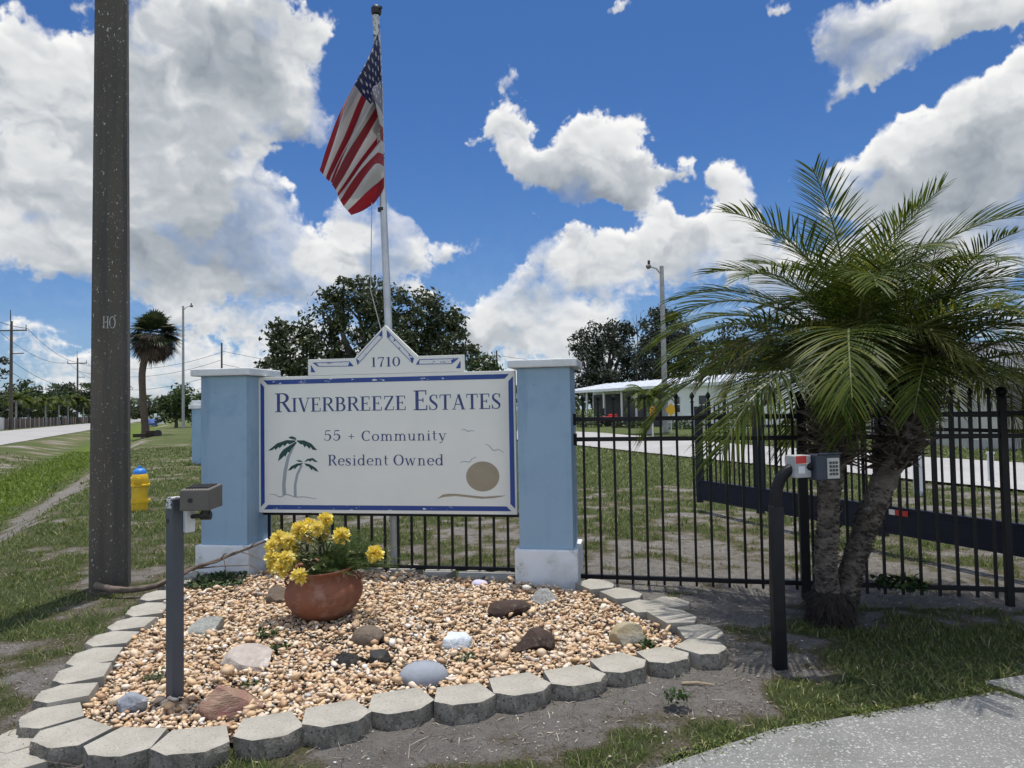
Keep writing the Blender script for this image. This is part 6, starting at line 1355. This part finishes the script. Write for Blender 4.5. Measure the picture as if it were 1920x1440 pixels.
for i in range(22): x = -.2 + i; mb.tube([(x, ov, EH + .045), (x, -HWD / 2, RH + .10)], .028, 4)
mb.build('roof_seam', M['roof_white'], rf_); mb = MB(); mb.box((HL / 2 - .1, ov + .04, EH - .05), (HL + .4, .09, .20)); mb.build('gutter', M['wall_white'], house)
mb = MB(); mb.box((9.9, -.05, 1.28), (5.2, .06, 2.5)); mb.build('screen_panel', M['screen_dark'], house); mb = MB(); mb.box((15.5, -2.58, 1.3), (10.6, .06, 2.4)); mb.build('porch_back', M['screen_dark'], house)
for x in (7.3, 8.9, 10.6, 12.5, 15.0, 17.6, 20.6): mb = MB(); mb.box((x, .02, EH / 2), (.13, .13, EH)); mb.build('porch_post', M['wall_white'], house)
def window(x, z, w, h, face, parent, mt='glass_dark', frame='wall_white', bars=1):
    fr = MB(); pn = MB(); bx = (lambda c, d: (fr.box((c[0], .03, c[1]), (d[0], .06, d[1])))) if face == 'long' else (lambda c, d: fr.box((-.04, c[0], c[1]), (.06, d[0], d[1])))
    t = .07
    for c, d in (((x, z + h / 2), (w + t, t)), ((x, z - h / 2), (w + t, t)), ((x - w / 2, z), (t, h - t)), ((x + w / 2, z), (t, h - t))) + ((((x, z), (w - t, t * .8)),) if bars else ()): bx(c, d)
    f = fr.build('window', M[frame], parent); (pn.box((x, .012, z), (w, .02, h)) if face == 'long' else pn.box((-.017, x, z), (.02, w, h))); pn.build('pane', M[mt], f)
window(3.3, 1.45, .85, 1.25, 'long', house); window(5.9, 1.5, .7, 1.1, 'long', house); window(-2.1, 1.95, .8, 1.15, 'end', house); window(-5.5, 1.95, .8, 1.15, 'end', house)
mb = MB(); mb.box((3.3, .045, .35), (.9, .08, .7)); mb.box((4.6, .045, .35), (.9, .08, .7)); mb.build('vent_panel', M['reflect_white'], house)
mb = MB(); mb.tube([(20.3, .25, EH - .1), (20.2, .1, EH - .5), (20.2, .08, .1)], .06, 8); mb.build('downpipe', M['wall_white'], house)
def bush(u, v, Y, w, h, label, seed, mt='hedge_leaf', n=700):
    p = at(u, v, Y); r = np.random.default_rng(seed); P = r.normal(0, 1, (n, 3)); P /= np.linalg.norm(P, axis=1, keepdims=True); P = P * (r.uniform(.4, 1.05, (n, 1))) * np.array([w, w * .8, h]) ; P[:, 2] = np.abs(P[:, 2]); V, F = leaf_cloud(P, .075, seed); e = empty('shrub', (float(p[0]), Y, gzz(p[0], Y)), 0, label, 'shrub', 'shrubs along the white house'); mesh_np('foliage', V, F, M[mt], e); mb = MB(); mb.tube([(0, 0, -.1), (0, 0, h * .6)], [.05, .03], 6); mb.build('stem', M['bark'], e)
bush(1108, 785, 50, .9, 1.3, 'light green shrub by the porch posts of the white house', 1); bush(1083, 780, 52, .6, 1.5, 'dark shrub at the left end of the porch, beside the blue pillar', 2, 'oak_leaf'); bush(1195, 800, 46, .8, .6, 'low shrub in front of the dark porch screen', 3); bush(1275, 800, 42, .8, .7, 'low shrub at the near foot of the right street lamp', 4); bush(1160, 797, 48, .5, .5, 'small shrub under the middle porch post', 5, 'oak_leaf')
mc = at(1140, 785, 52); e = empty('riding_mower', (float(mc[0]), 52, gzz(mc[0], 52)), .6, 'dark red riding mower parked under the porch roof', 'mower'); mb = MB(); mb.box((0, 0, .55), (1.3, .7, .35)); mb.box((.45, 0, .78), (.6, .5, .22)); mb.build('body', M['red'], e, bevel=.05); mb = MB(); mb.box((-.35, 0, .85), (.45, .45, .10)); mb.box((-.55, 0, 1.1), (.10, .45, .5)); mb.build('seat', M['lamp_black'], e, bevel=.03)
for a, b, q in ((.5, .38, .2), (.5, -.38, .2), (-.45, .42, .3), (-.45, -.42, .3)): mb = MB(); mb.tube([(a, b - .1, q), (a, b + .1, q)], q, 14); mb.build('wheel', M['lamp_black'], e)
small_palm(float(at(1216, 800, 36)[0]), 36, 1.75, 'drooping green palm in front of the white house, left of the street lamp', 71, 1.75, n=26)

# yellow signs by the street lamp
def road_sign(u, v, vb, Y, shape, mt, label, marks):
    p = at(u, v, Y); zb = gzz(p[0], Y); e = empty('road_sign', (float(p[0]), Y, zb), rad(8), label, 'sign'); h = float(p[2]) - zb; mb = MB(); mb.box((0, .03, (h + .3) / 2 - .1), (.06, .04, h + .5)); mb.build('sign_post', M['fence_white'], e); k = Y / FPX
    mb = MB(); mb.slab([(x * k, h + z * k) for x, z in shape], -.015, .005); f = mb.build('sign_face', M[mt], e); mk = MB()
    for m in marks: mk.slab([(x * k, h + z * k) for x, z in m], -.019, -.016)
    if marks: mk.build('sign_marks', M['black'], f)
road_sign(1223.5, 773, 825, 32, [(-5, -10), (5, -10), (5, 10), (-5, 10)], 'sign_orange', 'small upright orange notice on a thin white post beside the drive', [[(-3.5, y), (3.5, y), (3.5, y + 1.6), (-3.5, y + 1.6)] for y in (-7, -3.5, 0, 3.5, 6.6)])
road_sign(1258, 768, 820, 36, [(-12, 0), (0, -12), (12, 0), (0, 12)], 'sign_yellow', 'yellow diamond warning sign beside the right street lamp', [])
# second house, pale with a ribbed grey roof, at the right edge
h2 = at(1835, 850, 22); h2x = float(h2[0]); house2 = empty('tan_house', (h2x, 22, gzz(h2x, 22)), rad(-4), 'pale tan house with ribbed grey metal roof at the right edge of the frame', 'house')
mb = MB(); mb.box((8, 4, 1.25), (16, 8, 2.5)); mb.build('wall', M['wall_tan'], house2); mb = MB(); V = [(-.1, -.5, 2.42), (16.4, -.5, 2.42), (16.4, 4, 3.55), (1.8, 4, 3.55)]; V = V + [(x, y, z + .08) for x, y, z in V]; mb.add(V, [(0, 1, 2, 3), (7, 6, 5, 4), (0, 4, 5, 1), (1, 5, 6, 2), (2, 6, 7, 3), (3, 7, 4, 0)])
r2 = mb.build('roof', M['roof_metal'], house2); mb = MB()
for i in range(46): x = .1 + i * .35; mb.tube([(x, -.5, 2.51), (max(x, 1.8), 4, 3.64)], .022, 4)
mb.build('roof_rib', M['roof_metal'], r2); mb = MB(); mb.box((8.2, -.52, 2.40), (16.6, .08, .22)); mb.build('fascia', M['fence_white'], house2)
for x in (1.05, 3.6): mb = MB(); mb.box((x, -.02, 1.55), (1.0, .08, 1.05)); w = mb.build('window', M['fence_white'], house2); mb = MB(); mb.box((x, -.07, 1.55), (.86, .02, .92)); mb.build('pane', M['glass_dark'], w)
mb = MB(); mb.box((7.8, -.03, .16), (16.2, .12, .32)); mb.build('plinth', M['galv'], house2)
for u, v0, v1, Y, lb in ((1722, 848, 906, 11.5, 'pale blue-white post standing beside the drive behind the right palm trunk'), (1859, 850, 905, 13.0, 'thin white marker post on the far side of the drive near the right edge')):
    p = at(u, v1, Y); zb = gzz(p[0], Y); h = float(at(u, v0, Y)[2]) - zb; mb = MB(); mb.box((0, 0, h / 2 - .1), (.12 if Y < 12 else .07, .09, h + .2)); mb.box((0, 0, h + .01), (.15 if Y < 12 else .09, .12, .03)); tag(mb.build('marker_post', M['plastic_white'], loc=(float(p[0]), Y, zb), bevel=.005), lb, 'post', 'white posts by the drive')
# woods closing the view
def far_wood():
    r = np.random.default_rng(77); n = 9000; y = r.uniform(230, 330, n); x = r.uniform(-1, 1, n) * y * 1.0; h = 6 + 5 * fbm(x / 16, y / 40, 3, 15); z = h * r.random(n) ** .6; P = np.stack([x, y, z], 1); V, F = leaf_cloud(P, 1.5, 5); tag(mesh_np('far_woods', V, F, M['oak_leaf']), 'distant band of trees along the horizon', 'woods', kind='stuff')
far_wood()
# ------------------------------------------------------------------ grass
def grass(name, mt, y0, y1, dens, h, w, seed, label, sel):
    r = np.random.default_rng(seed); area = .78 * (y1 ** 2 - y0 ** 2) + 1.2 * (y1 - y0); n = int(area * dens); y = np.sqrt(r.uniform(y0 ** 2, y1 ** 2, n)); x = r.uniform(-1, 1, n) * (.78 * y + .6)
    p = sel(x, y); k = r.random(n) < p; k &= ~inside(bed_poly, x, y); s = sdist(x, y); k &= ~((s > 8.6) & (s < 18.6))
    for poly in (walk_poly, walk2_poly, drive_poly): k &= ~inside(poly, x, y)
    for pt in ring: k &= np.hypot(x - pt[0], y - pt[1]) > .145
    k &= np.hypot(x - UX, y - UY) > .25
    x, y = x[k], y[k]; n = len(x); z = gz(x, y) - .004; a = r.uniform(0, 6.28, n); hh = h * r.lognormal(0, .35, n) * (.6 + .8 * fbm(x * 1.2, y * 1.2, 3, 401)); lean = r.uniform(.25, 1.25, n) * hh; ww = w * r.uniform(.6, 1.3, n); la = r.uniform(0, 6.28, n)
    base = np.stack([x, y, z], 1); sd_ = np.stack([np.cos(a), np.sin(a), np.zeros(n)], 1) * ww[:, None]; ld = np.stack([np.cos(la) * lean, np.sin(la) * lean, hh], 1); mid = base + ld * np.array([.38, .38, .58]); tip = base + ld * np.array([1, 1, .92])
    V = np.stack([base - sd_, base + sd_, mid + sd_ * .8, mid - sd_ * .8, tip + sd_ * .12, tip - sd_ * .12], 1).reshape(-1, 3); i = np.arange(n)[:, None] * 6; F = np.concatenate([i + np.array([[0, 1, 2, 3]]), i + np.array([[3, 2, 4, 5]])], 0)
    tag(mesh_np(name, V, F, mt), label, 'grass', kind='stuff')
cov = lambda x, y: sstep(.38, .75, cover(x, y)) * (1 - bright(x, y)) * .95 + .015
for (y0, y1, d, h, w, sd_) in ((2.3, 5.2, 3800, .030, .0030, 1), (5.2, 9, 1700, .036, .0040, 2), (9, 16, 520, .045, .0075, 3), (16, 34, 110, .06, .016, 4)):
    grass('lawn_grass', M['grass'], y0, y1, d, h, w, sd_, 'patchy short green grass over sandy soil', cov)
for (y0, y1, d, h, w, sd_) in ((8, 16, 500, .05, .0075, 11), (16, 40, 120, .07, .016, 12)):
    grass('ditch_grass', M['grass_bright'], y0, y1, d, h, w, sd_, 'bright fresh green grass along the ditch bottom', lambda x, y: bright(x, y))
dryf = lambda x, y: np.clip(.5 * mulch(x, y) + .35 * np.exp(-((cover(x, y) - .42) / .18) ** 2), 0, 1) * .5
for (y0, y1, d, h, w, sd_) in ((2.3, 5.2, 1500, .022, .0020, 21), (5.2, 10, 500, .028, .0028, 22)):
    grass('dry_grass', M['grass_dry'], y0, y1, d, h, w, sd_, 'thin straw coloured dead grass on bare ground', dryf)

def litter():                                            # straws, bits of leaf and pale shell chips on the bare ground
    r = np.random.default_rng(31); n = 42000; y = np.sqrt(r.uniform(2.3 ** 2, 9 ** 2, n)); x = r.uniform(-1, 1, n) * (.78 * y + .5); p = np.clip(1.05 - cover(x, y) * 1.1, .05, 1)
    k = (r.random(n) < p) & ~inside(bed_poly, x, y) & ~inside(walk_poly, x, y) & ~inside(walk2_poly, x, y)
    for pt in ring: k &= np.hypot(x - pt[0], y - pt[1]) > .13
    x, y = x[k], y[k]; n = len(x); z = gz(x, y) + .004; a = r.uniform(0, 6.28, n); L = r.lognormal(math.log(.018), .8, n); w = r.uniform(.0008, .0020, n); d = np.stack([np.cos(a), np.sin(a), r.normal(0, .16, n)], 1); s_ = np.stack([-np.sin(a), np.cos(a), np.zeros(n)], 1) * w[:, None]; c = np.stack([x, y, z + np.abs(d[:, 2]) * L * .5], 1); e0, e1 = c - d * L[:, None] * .5, c + d * L[:, None] * .5
    V = np.stack([e0 - s_, e0 + s_, c + s_ * 1.3 + np.array([0, 0, .003]), c - s_ * 1.3 + np.array([0, 0, .003]), e1 + s_ * .4, e1 - s_ * .4], 1).reshape(-1, 3); i = np.arange(n)[:, None] * 6
    tag(mesh_np('straw_litter', V, np.concatenate([i + np.array([[0, 1, 2, 3]]), i + np.array([[3, 2, 4, 5]])], 0), M['litter']), 'fine straw and leaf litter scattered over the bare soil', 'litter', kind='stuff')
    V0, F0 = icosphere(1); n = 5200; y = np.sqrt(r.uniform(2.3 ** 2, 8 ** 2, n)); x = r.uniform(-1, 1, n) * (.78 * y + .5); k = (r.random(n) < np.clip(1.1 - cover(x, y) * 1.2, .03, 1)) & ~inside(bed_poly, x, y) & ~inside(walk_poly, x, y); x, y = x[k], y[k]; n = len(x); sz = r.lognormal(math.log(.0034), .45, n)
    T = V0[None] * (1 + r.uniform(-.3, .3, (n, len(V0), 1))) * sz[:, None, None] * np.array([1.2, 1, .6]) + np.stack([x, y, gz(x, y) + sz * .3], 1)[:, None]
    tag(mesh_np('grit', T.reshape(-1, 3), (F0[None] + (np.arange(n) * len(V0))[:, None, None]).reshape(-1, 3), M['grit']), 'pale grit and shell chips scattered over the bare soil', 'grit', kind='stuff')
litter()
def dead_leaves():
    r = np.random.default_rng(51); n = 900; y = np.sqrt(r.uniform(2.3 ** 2, 6.5 ** 2, n)); x = r.uniform(-1, 1, n) * (.78 * y + .4); k = ~inside(walk_poly, x, y); x, y = x[k], y[k]; V = []; F = []
    for i in range(len(x)):
        inb = inside(bed_poly, x[i:i+1], y[i:i+1])[0]
        if inb and r.random() < .55: continue
        z = (float(bedz(x[i], y[i])) + .022) if inb else float(gz(x[i], y[i])) + .004; a = r.uniform(0, 6.28); leaf_blade(V, F, (x[i], y[i], z), (math.cos(a), math.sin(a), r.uniform(-.05, .3)), (0, .1, 1), r.uniform(.012, .04), r.uniform(.003, .008), 3, .1)
    tag(mesh_np('dead_leaves', V, F, M['litter']), 'small dead leaves scattered over soil and gravel', 'leaves', kind='stuff')
dead_leaves()
def tufts():                                             # longer ragged tufts on the left verge and along the walkway edge
    r = np.random.default_rng(41); V = []; F = []; n = 520; y = np.sqrt(r.uniform(2.6 ** 2, 9 ** 2, n)); x = r.uniform(-1, 1, n) * (.78 * y + .5); c = cover(x, y)
    for i in range(n):
        if c[i] < .5 or r.random() > c[i] or inside(bed_poly, x[i:i+1], y[i:i+1])[0] or inside(walk_poly, x[i:i+1], y[i:i+1])[0] or inside(walk2_poly, x[i:i+1], y[i:i+1])[0] or min(math.hypot(x[i] - p[0], y[i] - p[1]) for p in ring) < .16: continue
        z = float(gz(x[i], y[i]))
        for k in range(int(r.uniform(8, 22))):
            b = (x[i] + r.normal(0, .025), y[i] + r.normal(0, .025), z); d = (r.normal(0, .8), r.normal(0, .8), 1.0); leaf_blade(V, F, b, d, (.2, .3, 1), r.uniform(.04, .10), .0032, 3, .45)
    for i in range(430):                                 # blades creeping over the walkway edge
        q = r.random(); p = (wk[0] + (wk[1] - wk[0]) * q * 1.0) if i < 110 else (wk[1] + (WALK_END - wk[1]) * r.random()); p = p - wq * r.uniform(-.035, .06)
        if fbm(p[0] * 4, p[1] * 4, 3, 7) < .44: continue
        for k in range(int(r.uniform(4, 12))): leaf_blade(V, F, (p[0] + r.normal(0, .02), p[1] + r.normal(0, .015), .008), (r.normal(0, .9) + wq[0] * .3, r.normal(0, .9) + wq[1] * .3, .7), (.2, .3, 1), r.uniform(.025, .06), .0032, 3, .5)
    tag(mesh_np('grass_tufts', V, F, M['grass']), 'longer ragged grass tufts standing in the short lawn', 'grass', kind='stuff')
tufts()
